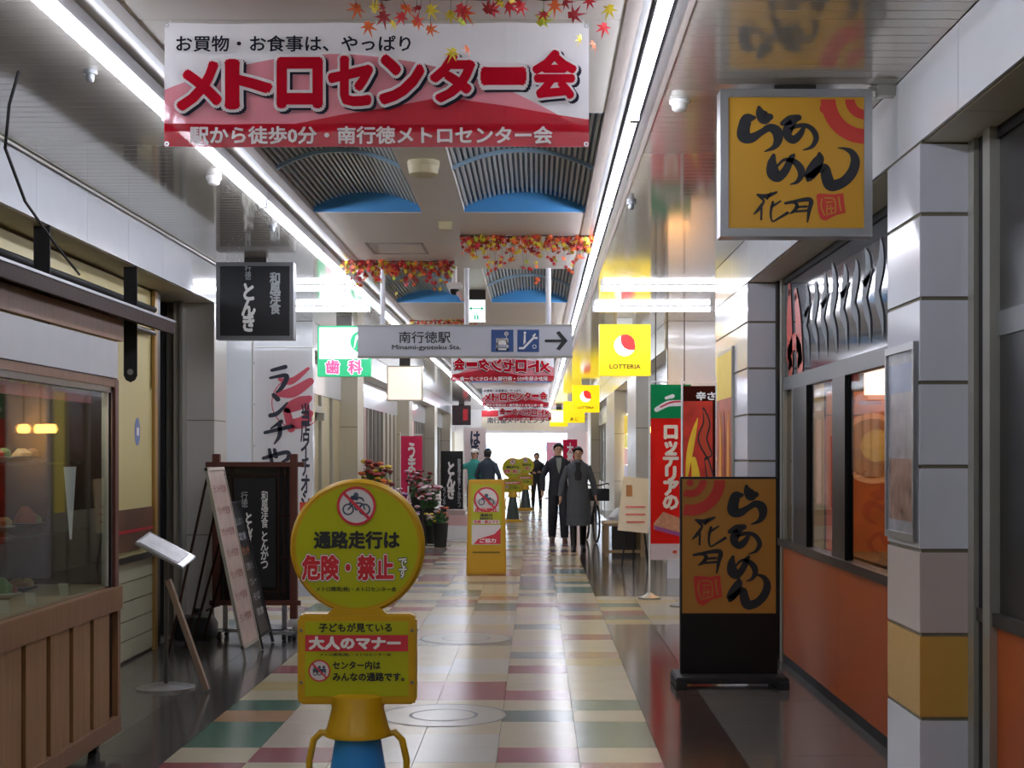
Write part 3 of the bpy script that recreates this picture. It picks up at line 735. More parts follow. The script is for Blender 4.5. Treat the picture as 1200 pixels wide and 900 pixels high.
# exit sign and camera on the ceiling spine
t = boxsign('exit_sign', -.586, 14.5, 2.775, .18, .225, mat('exit_white', '#eafff6', .5, emit=.9), 'small lit white sign with green arrows above the station sign', dep=.04, bd=.006, frame=m_wh)
m_eg = mat('exit_green', '#17a978', .5, emit=.35)
MB().rect(-.05, .05, .135, .142, .002).flat([(-.072, .138), (-.045, .158), (-.045, .118)], .002).flat([(.072, .138), (.045, .158), (.045, .118)], .002).rect(-.02, -.006, .03, .075, .002).rect(.006, .02, .03, .075, .002).disc(0, .085, .008, .002, 10).build('arrow', m_eg, t)
t = thing('security_camera', 'white security camera with dark dome on a ceiling stem above the station sign', 'camera', (-.70, 12.7, 2.90))
MB().cyl((0, 0, .05), (0, 0, .198), .022).build('stem', m_wh, t, smooth=True); B(-.065, .065, -.06, .06, .0, .055).build('housing', m_wh, t, bevel=.01)
MB().loft([(0, 0, 0, .042, .042), (0, 0, -.02, .04, .04), (0, 0, -.04, .028, .028), (0, 0, -.05, .008, .008)]).build('dome', m_black, t, smooth=True)
MB().cyl((.03, -.02, -.03), (.075, -.06, -.1), .016).build('lens_barrel', mat('pinkish_metal', '#c9a39a', .4), t, smooth=True)
# ceiling fittings
def fitting(nm, lab, cat, x, y, r, h, m, cone=.8, grp=None):
    t = thing(nm, lab, cat, (x, y, CZ), 0, grp)
    MB().loft([(0, 0, -.0005, r, r), (0, 0, -h*.3, r, r), (0, 0, -h*.35, r*.96, r*.96)]).build('base', m, t, smooth=True)
    MB().loft([(0, 0, -h*.35, r*cone, r*cone), (0, 0, -h*.85, r*cone*.9, r*cone*.9), (0, 0, -h, r*cone*.6, r*cone*.6)]).build('cap', m, t, smooth=True)
    return t
m_bg = mat('beige_plastic', '#c2b68f', .5)
fitting('ceiling_speaker', 'round beige drum fitting on the ceiling spine behind the nearest banner', 'speaker', -.618, 8.15, .088, .085, m_bg, .98)
fitting('smoke_detector', 'round white smoke detector on the right ceiling beside the yellow square sign', 'detector', .645, 6.75, .045, .05, m_wh)
fitting('smoke_detector', 'white smoke detector on the left ceiling behind the nearest banner', 'detector', -1.86, 8.60, .045, .05, m_wh)
fitting('sprinkler_head', 'small grey spot fitting on the left ceiling, nearest the top left corner', 'fitting', -1.86, 6.22, .03, .05, m_frameg, .6)
fitting('sprinkler_head', 'small grey spot fitting on the right ceiling, left of the second light joint', 'fitting', .60, 9.45, .03, .05, m_frameg, .6)
fitting('sprinkler_head', 'small grey spot fitting on the left ceiling near the black square sign', 'fitting', -1.84, 10.4, .03, .05, m_frameg, .6)
t = thing('junction_box', 'small square beige box on the ceiling spine before the maple garlands', 'box', (-.63, 10.3, CZ)); B(-.045, .045, -.03, .03, -.055, 0).build('cover', m_bg, t, bevel=.006); B(-.05, .05, -.035, .035, -.008, 0).build('base', m_bg, t)

# ================================================================ MAPLE GARLANDS
LM = [mat('maple_red', '#c8202a', .5, var=.12), mat('maple_crimson', '#9c1c24', .5, var=.1), mat('maple_orange', '#e0662a', .5, var=.15), mat('maple_yellow', '#dcc530', .5, var=.15), mat('maple_lime', '#b9c234', .5, var=.1)]
def leaf_pts(s):
    pts = []
    for k in range(7):
        a = math.radians(-150+k*50); L = s*(1, .8, .95, 1.15, .95, .8, 1)[k] if k not in (0, 6) else s*.55
        pts.append((a-.0, L)); 
        if k < 6: pts.append((a+math.radians(25), s*.32))
    return [(L*math.sin(a), -L*math.cos(a)+0) for a, L in pts]
def leaf_add(mb, c, s, m3, bend=.25):
    P2 = leaf_pts(s); n = len(P2); vs = [Vector(c)+m3@Vector((0, 0, .0))]
    for x, z in P2: vs.append(Vector(c)+m3@Vector((x, bend*(x*x+z*z)/max(s, 1e-4), z)))
    vs.append(Vector(c)+m3@Vector((0, 0, .001))); mb._add(vs[:-1], [(0, i+1, i+2) for i in range(n-1)]+[(0, n, 1)])
def rmat(r, a=.9):
    return Matrix.Rotation(r.uniform(-PI, PI), 3, 'Y') @ Matrix.Rotation(r.uniform(-a, a), 3, 'Z') @ Matrix.Rotation(r.uniform(-a, a), 3, 'X')
m_vine = mat('vine_brown', '#3c2a20', .7)
def garland(x0, x1, Y, z, n, drop, s, lab, seedv, single=False, sag=.0, zr=.05):
    r = random.Random(seedv); t = thing('maple_garland', lab, 'garland', (0, Y, 0), 0, 'maple leaf garlands under the ceiling')
    K = 14; vp = [(x0+(x1-x0)*k/K, r.uniform(-.01, .01), z-sag*math.sin(PI*k/K)+r.uniform(-.006, .006)) for k in range(K+1)]
    MB().tube(vp, .005, 5).build('vine', m_vine, t)
    groups = [MB() for _ in LM]; stems = MB()
    for i in range(n):
        u = r.random(); x = x0+(x1-x0)*u; zz = z-sag*math.sin(PI*u)
        d = abs(r.gauss(0, drop)) if not single else r.uniform(0, drop)
        p = (x+r.uniform(-.02, .02), r.uniform(-.05, .05), zz+zr*r.uniform(-.6, .9)-d); k = r.choice((0, 0, 1, 1, 2, 2, 3) if r.random() < .8 else (3, 4, 2))
        if p[2] > CZ-.012: p = (p[0], p[1], CZ-.012-r.random()*.03)
        m3 = rmat(r)
        if single:
            mb = MB(); leaf_add(mb, (0, 0, 0), s*r.uniform(.7, 1.15), m3); mb.build('leaf', LM[k], t, loc=p)
        else: leaf_add(groups[k], p, s*r.uniform(.7, 1.2), m3)
        stems.cyl((x, 0, zz), p, .0012, n=4, cap=False)
    stems.build('stems', m_vine, t, kind='stuff')
    if not single:
        for k, g in enumerate(groups):
            if g.v: g.build('leaves', LM[k], t, kind='stuff')
    return t
g1 = garland(-.66, .30, 5.2, 3.088, 22, .08, .042, 'nearest maple garland with large red and yellow leaves over the biggest banner', 3, True)
gr = random.Random(4)
for px, py, k, s in ((540, 12, 0, .045), (505, 12, 3, .04), (470, 18, 0, .035), (432, 32, 2, .038), (462, 30, 3, .03), (490, 20, 0, .03), (530, 60, 3, .036), (548, 58, 2, .03), (708, 30, 0, .036), (714, 10, 3, .04), (680, 45, 3, .03), (696, 52, 2, .032), (610, 5, 0, .04), (650, 4, 2, .04)):
    mb = MB(); leaf_add(mb, (0, 0, 0), s, Matrix.Rotation(gr.uniform(-.6, .6), 3, 'Y')@Matrix.Rotation(gr.uniform(-.5, .5) if s > .034 else 1.0, 3, 'Z'))
    mb.build('leaf', LM[k], g1, loc=((px-VX)*5.2/F, gr.uniform(-.03, .03), 1.5-(py-VY)*5.2/F))
garland(-.56, .40, 10.9, 3.09, 330, .075, .034, 'dense maple garland on the right half of the ceiling before the station sign', 5, zr=.04)
garland(-1.60, -.70, 12.3, 3.085, 330, .075, .036, 'dense maple garland on the left half of the ceiling before the station sign', 6, zr=.04)
garland(-1.5, -.65, 17.6, 3.07, 120, .03, .028, 'thin distant maple garland just above the station sign, between its poles', 8, zr=.03)
for kk, (px, py) in enumerate(((575, 322), (625, 316), (672, 312), (627, 330), (575, 313))):
    mb = MB()
gg = [o for o in COL.objects if o.name.startswith('maple_garland')][1]
for px, py in ((576, 316), (576, 306), (624, 313), (672, 309), (668, 316), (645, 306), (628, 328), (590, 308)):
    for q in range(4):
        mb = MB(); leaf_add(mb, (0, 0, 0), .026, rmat(gr, .6)); mb.build('leaf', LM[gr.choice((0, 2, 3))], gg, loc=((px-VX+gr.uniform(-5, 5))*10.9/F, gr.uniform(-.03, .03), 1.5-(py-VY+gr.uniform(-5, 5))*10.9/F))

# ================================================================ CONE SIGN (near) AND ITS COPIES
m_ban = mat('prohibit_red', '#c62a3c', .45); m_pg = mat('prohibit_ground', '#d6d0cf', .45); m_bike = mat('bike_ink', '#3d4a63', .5)
def prohibit(par, cx, cz, r, y, person=False):
    MB().disc(cx, cz, r*.93, y).build('prohibition_ground', m_pg, par)
    mb = MB()
    if not person:
        for s in (-1, 1): mb.ring(cx+s*r*.42, cz-r*.18, r*.22, r*.30, y-.001, 20)
        brush(mb, [(cx-r*.42, cz-r*.18, r*.08), (cx-r*.1, cz+r*.12, r*.09), (cx+r*.3, cz+r*.1, r*.08), (cx+r*.42, cz-r*.18, r*.08)], y-.0012, TI())
        brush(mb, [(cx-r*.1, cz+r*.1, r*.08), (cx, cz-r*.2, r*.08), (cx+r*.3, cz+r*.1, r*.08)], y-.0012, TI())
        brush(mb, [(cx+r*.02, cz+r*.36, r*.16), (cx-r*.2, cz+r*.42, r*.22), (cx-r*.3, cz+r*.15, r*.14)], y-.0014, TI()); mb.disc(cx-r*.02, cz+r*.56, r*.13, y-.0014, 12)
        brush(mb, [(cx-.1*r, cz+r*.42, .1*r), (cx+.25*r, cz+r*.4, .1*r), (cx+r*.38, cz+r*.25, .07*r)], y-.0014, TI())
    else:
        for s in (-.4, 0, .4): mb.disc(cx+s*r, cz+r*.32, r*.14, y-.001, 10); mb.ring(cx+s*r, cz-r*.25, r*.12, r*.2, y-.001, 12)
        mb.rect(cx-r*.6, cx+r*.6, cz-r*.15, cz+r*.18, y-.0012)
    mb.build('bicycle_print', m_bike, par)
    mb = MB(); mb.ring(cx, cz, r*.87, r, y-.002, 40); a = math.radians(-45)
    brush(mb, [(cx-r*.66, cz+r*.66, r*.15), (cx, cz, r*.15), (cx+r*.66, cz-r*.66, r*.15)], y-.0022, TI())
    mb.build('prohibition_ring', m_ban, par)
def cone_sign(loc, lab, detail=True, cone=m_bluep):
    t = thing('cone_sign', lab, 'sign', loc, 0, 'yellow no-cycling cone signs')
    # base, cone, neck, handles
    mb = MB(); mb.loft([(0, 0, 0, .215, .215, .35), (0, 0, .04, .215, .215, .35), (0, 0, .055, .20, .20, .35), (0, 0, .06, .15, .15, .6)]).build('base', m_sy, t, smooth=True)
    MB().loft([(0, 0, .06, .145, .145), (0, 0, .30, .115, .115), (0, 0, .545, .076, .076)]).build('cone', cone, t, smooth=True)
    MB().loft([(0, 0, .545, .112, .105), (0, 0, .558, .112, .105), (0, 0, .575, .105, .098), (0, 0, .64, .088, .08), (0, 0, .68, .10, .07), (0, 0, .69, .09, .05)]).build('neck', m_sy, t, smooth=True)
    for s in (-1, 1):
        MB().tube([(s*.095, 0, .55), (s*.125, 0, .555), (s*.15, 0, .53), (s*.165, 0, .46), (s*.165, 0, .35), (s*.15, 0, .28), (s*.12, 0, .26)], .012, 8).build('handle', m_sy, t, smooth=True)
    # lower plate
    pr = [(-.2, .665), (-.19, .655), (.19, .655), (.2, .665), (.2, .945), (.185, .96), (-.185, .96), (-.2, .945)]
    MB().prism(pr, -.035, .025).build('lower_plate', m_sy, t, bevel=.006)
    B(-.174, .174, -.0375, -.035, .683, .935).build('lower_face', m_syg, t)
    MB().prism([(-.105, .955), (.105, .955), (.075, .985), (.09, 1.01), (-.09, 1.01), (-.075, .985)], -.03, .02).build('collar', m_sy, t)
    # disc with raised rim
    mb = MB()
    mb.cyl((0, -.03, 1.187), (0, .022, 1.187), .216, n=56).build('disc', m_sy, t, smooth=True)
    rim = MB(); N = 56; R = .2165; rr_ = .0125; vs = []
    for i in range(N):
        a = 2*PI*i/N
        for j in range(8):
            b = 2*PI*j/8; q = R+rr_*math.cos(b); vs.append((q*math.cos(a), -.004+rr_*2.2*math.sin(b), 1.187+q*math.sin(a)))
    rim._add(vs, [(i*8+j, i*8+(j+1) % 8, ((i+1) % N)*8+(j+1) % 8, ((i+1) % N)*8+j) for i in range(N) for j in range(8)])
    rim.build('rim', m_sy, t, smooth=True)
    mb = MB(); mb.cyl((0, -.032, 1.187), (0, -.030, 1.187), .206, n=48).build('face', m_syg, t)
    y = -.034
    prohibit(t, -.001, 1.325, .066, y)
    text('通路走行は', 0, 1.21, .285, .056, y, m_ink, t, .045)
    for (s, x, wd, ht, z) in (('危険・禁止', -.03, .305, .080, 1.117),):
        text(s, x, z, wd, ht, y, m_wh if False else m_bike, t, .105); text(s, x, z, wd, ht, y-.0008, m_wh, t, .085); text(s, x, z, wd, ht, y-.0016, m_red, t, .045)
    text('です', .155, 1.115, .026, .066, y, m_bike, t, .10, vert=True); text('です', .155, 1.115, .026, .066, y-.0008, m_wh, t, .03, vert=True)
    text('メトロ開発(株)・メトロセンター会', -.002, 1.043, .27, .018, y, m_ink, t, .02)
    y = -.039
    text('子どもが見ている', -.004, .915, .245, .029, y, m_ink, t, .035)
    MB().rect(-.173, .173, .835, .89, y).build('red_band', m_ban, t); text('大人のマナー', -.006, .863, .305, .041, y-.001, m_wh, t, .06)
    text('メトロ開発(株)・メトロセンター会', -.004, .823, .24, .011, y, m_ink, t, .02)
    prohibit(t, -.125, .77, .037, y, True)
    text('センター内は', .0, .788, .16, .027, y, m_ink, t, .04); text('みんなの通路です。', .04, .749, .24, .028, y, m_ink, t, .04)
    mb = MB()
    for x in (-.187, .187):
        for z in (.73, .905): mb.cyl((x, -.0385, z), (x, -.034, z), .006, n=8)
    mb.build('screw', m_frameg, t)
    return t
c0 = cone_sign((-.607, 5.07, 0), 'nearest yellow round cone sign with a red no-cycling ring, blue cone below')
for (x, y, lab) in ((-.53, 33, 'small distant yellow round cone sign behind the upright yellow floor sign'), (-.30, 40, 'farthest yellow round cone sign, partly behind the other distant one')):
    o = copy_tree(c0); o.location = (x, y, 0); o['label'] = lab
    for ch in o.children:
        if ch.name.startswith('cone') and ch.type == 'MESH':
            me = ch.data.copy(); me.materials.clear(); me.materials.append(mat('cone_dark', '#3e4a48', .5)); ch.data = me

# upright yellow floor sign
t = thing('floor_sign', 'upright yellow plastic floor sign with no-cycling print and a slot below', 'sign', (-.63, 18.75, 0))
def slab(mb, z0, z1, w0, w1, d0, d1):
    mb._add([(-w0, -d0, z0), (w0, -d0, z0), (w0, d0, z0), (-w0, d0, z0), (-w1, -d1, z1), (w1, -d1, z1), (w1, d1, z1), (-w1, d1, z1)], [(0,3,2,1),(4,5,6,7),(0,1,5,4),(1,2,6,5),(2,3,7,6),(3,0,4,7)]); return mb
slab(MB(), 0, 1.18, .25, .225, .16, .06).build('body', m_sy, t, bevel=.012)
sl_ = .1/1.18
def on(z): return -.16+z*sl_-.004
def tiltgrp(mbs): pass
class Tilted(MB):
    pass
def tilt_fix(o, y0=-.16, k=sl_):
    for v in o.data.vertices: v.co.y += y0+v.co.z*k-.003
n0 = len(t.children)
MB().rect(-.19, .19, .36, 1.12, 0).build('face', m_syg, t)
MB().disc(0, .93, .16, -.0012).rect(-.16, .16, .78, .93, -.0012).build('print_ground', m_pg, t)
mb = MB(); mb.ring(0, .93, .135, .158, -.0026, 30); brush(mb, [(-.10, 1.03, .025), (.1, .83, .025)], -.0028, TI()); mb.build('prohibition_ring', m_ban, t)
mb = MB(); mb.ring(-.06, .90, .03, .042, -.002, 14); mb.ring(.06, .90, .03, .042, -.002, 14); mb.rect(-.06, .06, .93, .955, -.002); mb.disc(0, .98, .025, -.002, 10); mb.build('bicycle_print', m_bike, t)
text('走行禁止', 0, .80, .29, .05, -.0026, m_red, t, .04)
text('通路内', .0, .735, .15, .035, -.0026, m_ink, t, .04); text('自転車走行は', .0, .695, .16, .03, -.0026, m_ink, t, .04)
MB().rect(-.165, .165, .63, .675, -.0015).build('print_ground', m_pg, t); text('危険・禁止です', 0, .652, .31, .038, -.0026, m_red, t, .03)
MB().rect(-.18, .18, .37, .615, -.0015).build('print_ground', m_pg, t); MB().flat([(-.16, .375), (.18, .375), (.18, .58), (.1, .5), (0, .47), (-.1, .44)], -.002).build('red_print', m_ban, t)
text('ご協力', .02, .42, .2, .05, -.003, m_wh, t, .03)
for o in [q for q in t.children if not q.name.startswith('body')]:
    tilt_fix(o)
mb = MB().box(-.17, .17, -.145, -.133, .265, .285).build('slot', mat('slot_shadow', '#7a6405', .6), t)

# ================================================================ FLOOR STANDING BRUSH SIGN (right)
t = thing('floor_sign', 'orange-yellow floor sign with black brush lettering on a black stand, right', 'sign', (1.246, 9.7, 0))
m_rb = mat('ramen_board', '#a8742c', .45, var=.06, scale=2)
B(-.315, .315, -.02, .04, .06, 1.352).build('board', m_blackm, t, bevel=.004); B(-.303, .303, -.024, -.02, .468, 1.337).build('face', m_rb, t)
B(-.31, .31, -.022, -.019, .08, .46).build('lower_panel', m_black, t)
MB().box(-.36, .36, -.20, .20, .035, .075).build('base_plate', m_rubber, t, bevel=.008)
for s in (-1, 1): B(-.36 if s < 0 else .29, -.29 if s < 0 else .36, -.22, .22, 0, .05).build('foot', m_rubber, t, bevel=.006)
b = TF((65, 55, 432, 580), (-.303, 1.337, .303, .468))
def dstbox(x0, y0, x1, y1): p = b(x0, y0); q = b(x1, y1); return (p[0], p[1], q[0], q[1])
mb = MB()
for k, bx in (('ra', (250, 80, 390, 235)), ('a', (248, 235, 372, 350)), ('me', (245, 355, 355, 455)), ('n', (245, 425, 405, 560))): glyph_brush(mb, k, -.026, dstbox(*bx), 1.3)
mb.build('brush_lettering', m_ink, t)
mb = MB()
for k, bx in (('hana', (105, 200, 235, 320)), ('tsuki', (110, 335, 218, 425))): glyph_brush(mb, k, -.026, dstbox(*bx))
mb.build('brush_lettering', m_ink, t)
seal(t, dstbox(105, 430, 222, 550), -.026, m_seal, m_rb)
c = b(95, 60); sc = b.s; mb = MB()
a0 = math.radians(-95)
mb.ring(c[0], c[1], 95*sc, 138*sc, -.0262, 20, math.radians(-102), 0); mb.ring(c[0], c[1], 38*sc, 66*sc, -.0262, 16, math.radians(-115), 0); mb.disc(c[0], c[1]-10*sc, 14*sc, -.0264, 10)
mb.build('red_rings', m_seal, t)

# poster frame on the near right pillar (faces -x)
t = thing('poster_frame', 'silver snap frame with a glossy grey poster on the near right tiled pillar', 'poster', (XR, 6.33, 1.14))
mb = MB(); mb.box(-.022, -.002, -.25, .25, 0, .03).box(-.022, -.002, -.25, .25, .79, .82).box(-.022, -.002, -.25, -.225, .03, .79).box(-.022, -.002, .225, .25, .03, .79).build('frame', m_alu, t)
m_post = mat('poster_print', '#a9acb6', .12, var=.45, scale=7, coat=.5)
B(-.012, -.004, -.225, .225, .03, .79).build('poster', m_post, t)
B(-.0135, -.012, -.2, .2, .08, .34).build('picture', mat('poster_food', '#9c7c6e', .15, var=.6, scale=12), t); B(-.0135, -.012, -.2, .2, .62, .74).build('title_band', mat('poster_title', '#7f90b5', .2, var=.3), t)

# tall poster on the far tile wall (faces -x)
t = thing('poster_frame', 'tall narrow yellow and red poster on the far white tiled wall', 'poster', (XR, 12.25, .75))
B(-.02, -.002, -.5, .5, 0, 1.6).build('frame', m_sil, t)
m_fire = mat('fire_print', '#c8551f', .4, var=.5, scale=5)
B(-.022, -.02, -.47, .47, .03, 1.2).build('poster', m_fire, t); B(-.022, -.02, -.47, .47, 1.2, 1.57).build('yellow_top', mat('poster_yellow', '#f0cf20', .4, var=.05), t)
for k in range(3): MB().prism([(-.3+.25*k-.07, .2), (-.3+.25*k+.07, .2), (-.3+.25*k+.05, .9), (-.3+.25*k, 1.1), (-.3+.25*k-.06, .9)], 0, .004).build('flame_print', mat('flame_y%d' % (k % 2), ('#f0b030', '#8e2a18')[k % 2], .4), t).rotation_euler = (0, 0, PI/2)
for o in t.children:
    if o.name.startswith('flame_print'): o.location = (-.0225, 0, 0)
# ================================================================ NOBORI FLAGS
def flag(nm, loc, W, Ht, base, lab, poleh=None, side=-1, rz=0, grp=None, cat='flag', zb=.5, basew=.12, base_m=None):
    """tall banner flag on a pole: origin at the floor under the pole; cloth spans from the pole to +x*(-side)"""
    t = thing(nm, lab, cat, loc, rz, grp)
    top = zb+Ht+.05
    MB().cyl((0, 0, .05), (0, 0, top+.03), .011, n=10).build('pole', m_wh, t, smooth=True)
    k = -side
    MB().cyl((0, 0, top-.02), (k*(W+.02), 0, top-.02), .006, n=8).build('crossbar', m_wh, t, smooth=True)
    MB().loft([(0, 0, 0, basew, basew), (0, 0, .015, basew, basew), (0, 0, .025, basew*.6, basew*.6), (0, 0, .06, .02, .02)]).build('base_plate', base_m or m_sil, t, smooth=True)
    n = 10; mb = MB(); vs = []
    x0, x1 = (.012, W) if k > 0 else (-W, -.012)
    mb = MB()
    for i in range(n+1):
        u = i/n; x = x0+(x1-x0)*u; y = .012*math.sin(u*5)
        vs += [(x, y, zb+Ht), (x, y, zb)]
    mb._add(vs, [(2*i, 2*i+1, 2*i+3, 2*i+2) for i in range(n)])
    mb.build('cloth', base, t)
    lp = MB()
    for i in range(6): z = zb+Ht*(.04+.18*i); lp.box(*( (0, .014) if k > 0 else (-.014, 0)), -.004, .004, z, z+.02)
    lp.build('loop', m_blackm, t)
    t['_x0'] = x0; t['_x1'] = x1; return t
def fcx(t): return (t['_x0']+t['_x1'])/2
fv = lambda n, h: vinyl(n, h, 0., .3)
# white lunch flag on the left, in front of the white wall
t = flag('flag_banner', (-2.66, 14, 0), .56, 2.15, fv('flag_white', '#e8e8ea'), 'tall white flag with black brush characters and pink emblem, left', zb=.32, base_m=m_black)
vd = mat('flag_ink', '#3a3d4c', .6); vpk = fv('flag_pink', '#e2707f')
y = -.016; cx = .30
mb = MB(); mb.ring(.42, 1.98, .235, .245, y, 40, PI*.55, PI*1.75)
for q in ([(.25, 2.20, .03), (.36, 2.18, .06), (.52, 2.30, .03)], [(.24, 2.06, .05), (.38, 2.08, .1), (.54, 2.18, .07)], [(.33, 1.93, .10), (.45, 1.98, .12), (.53, 2.02, .06)], [(.36, 1.78, .09), (.46, 1.80, .10), (.54, 1.88, .06)], [(.32, 1.90, .07), (.36, 1.74, .08)], [(.50, 1.98, .05), (.53, 1.82, .05)]): brush(mb, q, y-.0005, TI())
mb.build('emblem', vpk, t)
def F2(px, py): return ((px-VX)*14/F+2.66, 1.5-(py-VY)*14/F)
class TP:
    s = 14/F
    def __call__(s_, a, b): return F2(a, b)
mb = MB()
for q in ([(319, 434, 4), (335, 430, 5)], [(317, 443, 3), (334, 440, 5), (336, 444, 6), (330, 455, 5), (324, 460, 2)], [(321, 463, 5), (326, 468, 6)], [(317, 487, 5), (326, 484, 5), (337, 472, 2)],
          [(318, 502, 2), (330, 494, 5)], [(311, 507, 4), (340, 500, 5)], [(328, 497, 5), (328, 510, 5), (322, 520, 2)], [(309, 537, 4), (336, 530, 5), (338, 537, 5), (331, 541, 2)], [(322, 527, 4), (324, 535, 5)], [(316, 527, 4), (323, 560, 4)]): brush(mb, q, y-.001, TP())
mb.build('brush_lettering', vd, t)
text('当店イチオシ', F2(358, 532)[0], F2(358, 532)[1]-.03, .085, 1.0, y-.001, vd, t, .03, vert=True)
MB().rect(.44, .555, .86, 1.05, y-.0005).rect(.44, .555, .40, .5, y-.0005).build('orange_print', mat('flag_orange', '#e2573a', .6), t)
# green and red flag, right
t = flag('flag_banner', (1.17, 15.5, 0), .43, 1.82, fv('flag_red', '#d8261f'), 'tall red flag with green top and white vertical lettering, right', zb=.40)
X0 = t['_x0']; X1 = t['_x1']; cx = fcx(t); y = -.015
MB().rect(X0, X1, 1.87, 2.22, y).build('green_top', fv('flag_green', '#1d9457'), t); MB().rect(X0, X1, .40, .57, y).build('white_foot', fv('flag_white', '#e8e8ea'), t)
mb = MB(); brush(mb, [(X0+.06, 1.96, .05), (cx-.03, 2.02, .06), (cx+.1, 2.03, .06), (X1-.04, 2.06, .03)], y-.002, TI()); brush(mb, [(cx-.05, 2.08, .03), (cx+.02, 2.10, .04)], y-.002, TI()); mb.build('emblem', m_wh, t)
mb = MB(); brush(mb, [(X0+.1, 1.985, .015), (cx, 2.035, .018), (cx+.12, 2.045, .015)], y-.0035, TI()); mb.build('emblem_line', m_red, t)
text('ロッテリアの', cx-.0, 1.36, .15, .86, y-.001, mat('flag_cream', '#f3e6cf', .6), t, .06, vert=True)
MB().flat([(X0+.03, .78), (X0+.13, .90), (X1-.02, .80), (X1-.02, .64), (cx+.05, .66), (X0+.03, .72)], y-.001).build('food_print', mat('food_tan', '#d99a72', .6, var=.3, scale=20), t); MB().flat([(X0+.03, .76), (X1-.02, .66), (X1-.02, .62), (X0+.05, .71)], y-.002).build('food_line', mat('food_purple', '#a04a86', .6), t)
MB().rect(cx+.02, cx+.06, .47, .50, y-.002).build('small_print', mat('flag_orange', '#e2573a', .6), t)
# dark chilli poster flag
t = flag('flag_banner', (1.43, 14.7, 0), .33, 1.75, fv('flag_dark', '#3a1712'), 'black and orange flame-patterned flag beside the red flag, right', zb=.42, side=-1)
X0 = t['_x0']; X1 = t['_x1']; y = -.016
MB().rect(X0, X1-.03, .5, 2.02, y).build('flame_print', mat('flame_field', '#d2341b', .6, var=.35, scale=7), t)
mb = MB()
for q in ([(X0+.03, 1.25, .02), (X0+.06, 1.5, .06), (X0+.10, 1.7, .05), (X0+.14, 1.85, .01)], [(X0+.04, .9, .05), (X0+.12, 1.2, .09), (X0+.10, 1.45, .05)], [(X0+.03, .7, .05), (X0+.07, .98, .08), (X0+.05, 1.15, .03)]): brush(mb, q, y-.001, TI())
mb.build('yellow_flames', mat('flame_yellow', '#f5c62c', .6, var=.2), t)
mb = MB()
for q in ([(X1-.12, 1.95, .02), (X1-.09, 1.8, .08), (X1-.13, 1.65, .10), (X1-.07, 1.5, .08)], [(X1-.09, 1.45, .05), (X1-.05, 1.2, .09), (X1-.10, 1.0, .1), (X1-.05, .85, .06)]): brush(mb, q, y-.0015, TI())
mb.build('chilli_shadow', m_ink, t)
mb = MB()
for q in ([(X1-.12, 1.93, .01), (X1-.09, 1.8, .05), (X1-.13, 1.65, .07), (X1-.07, 1.5, .05)], [(X1-.09, 1.43, .03), (X1-.05, 1.2, .06), (X1-.10, 1.0, .07), (X1-.05, .85, .04)]): brush(mb, q, y-.0025, TI())
mb.build('chilli_print', mat('chilli', '#b8401e', .6), t)
text('辛さ', cx if False else (X0+X1)/2+.06, 2.07, .18, .08, y-.002, m_wh, t, .05)
# small far flags
def small_flag(x, Y, W, z0, z1, hx, lab, s=None):
    t = flag('flag_banner', (x, Y, 0), W, z1-z0, fv('flag_'+hx[1:], hx), lab, zb=z0, basew=.12, grp=None)
    if s: text(s, fcx(t), (z0+z1)/2, W*.42, (z1-z0)*.8, -.016, m_wh, t, .04, vert=True)
    return t
small_flag(-2.74, 30, .44, .42, 1.86, '#d2395c', 'pink-red flag with white characters on the left, behind the flowers', 'うまい店')
small_flag(.66, 38, .37, .9, 1.87, '#c8284a', 'red flag behind the couple heads on the right', '大売出')
small_flag(.33, 50, .5, .9, 1.9, '#f0a9c0', 'pale pink flag far back on the right near the bright exit', 'セール')
small_flag(-1.95, 40, .6, .5, 2.2, '#ecdcd8', 'white flag with dark characters far back left, above the black board')
t = bpy.data.objects['flag_banner.006'] if 'flag_banner.006' in bpy.data.objects else None
if t: text('はきもの', .3, 1.4, .25, 1.4, -.016, m_navy, t, .04, vert=True)

# ================================================================ FOOD DISPLAY CASE (left)
XC = -2.15; YC1 = 7.65; YC0 = 5.35
t = thing('food_display_case', 'wooden food display case on casters with glass front and white upper board', 'display case', (XC, YC0, 0))
Lc = YC1-YC0; Dp = .62
def bx(x0, x1, y0, y1, z0, z1, nm, m, bev=0, par=None): return B(x0, x1, y0, y1, z0, z1).build(nm, m, par or t, bevel=bev)
bx(-Dp, -.012, .01, Lc-.01, .16, .71, 'cabinet', m_woodd)
pw_ = .262; g = .058; y = Lc-.16-pw_
while y > -.02:
    bx(-.012, .006, y, y+pw_, .16, .71, 'plank', m_woodp); y -= pw_+g
bx(-.03, .022, 0, Lc, .08, .165, 'bottom_rail', m_wood, .004)
bx(-.10, .03, 0, Lc, .706, .825, 'top_rail', m_wood, .004)
bx(-.02, .018, Lc-.05, Lc, .165, .706, 'corner_post', m_wood); bx(-Dp, -.02, Lc-.03, Lc, .10, .83, 'end_panel', m_wood)
bx(-Dp, -.03, .0, Lc-.02, .80, .835, 'counter', mat('counter_cream', '#b6a27e', .35, var=.05))
bx(-.05, .01, Lc-.065, Lc, .825, 1.875, 'window_post', m_woodr, .003); bx(-.04, .0, Lc-.11, Lc-.075, .825, 1.85, 'window_stile', m_black)
bx(-.035, -.005, Lc-.15, Lc-.135, .835, 1.85, 'window_stile', m_sil)
bx(-.05, .008, 0, Lc, 1.84, 1.88, 'window_head', m_wood); bx(-.05, 0, 0, Lc-.07, 1.81, 1.84, 'window_head_inner', m_black)
bx(-.02, -.014, .0, Lc-.07, .825, 1.82, 'pane', glass('case_glass', '#f0f4f2', .96))
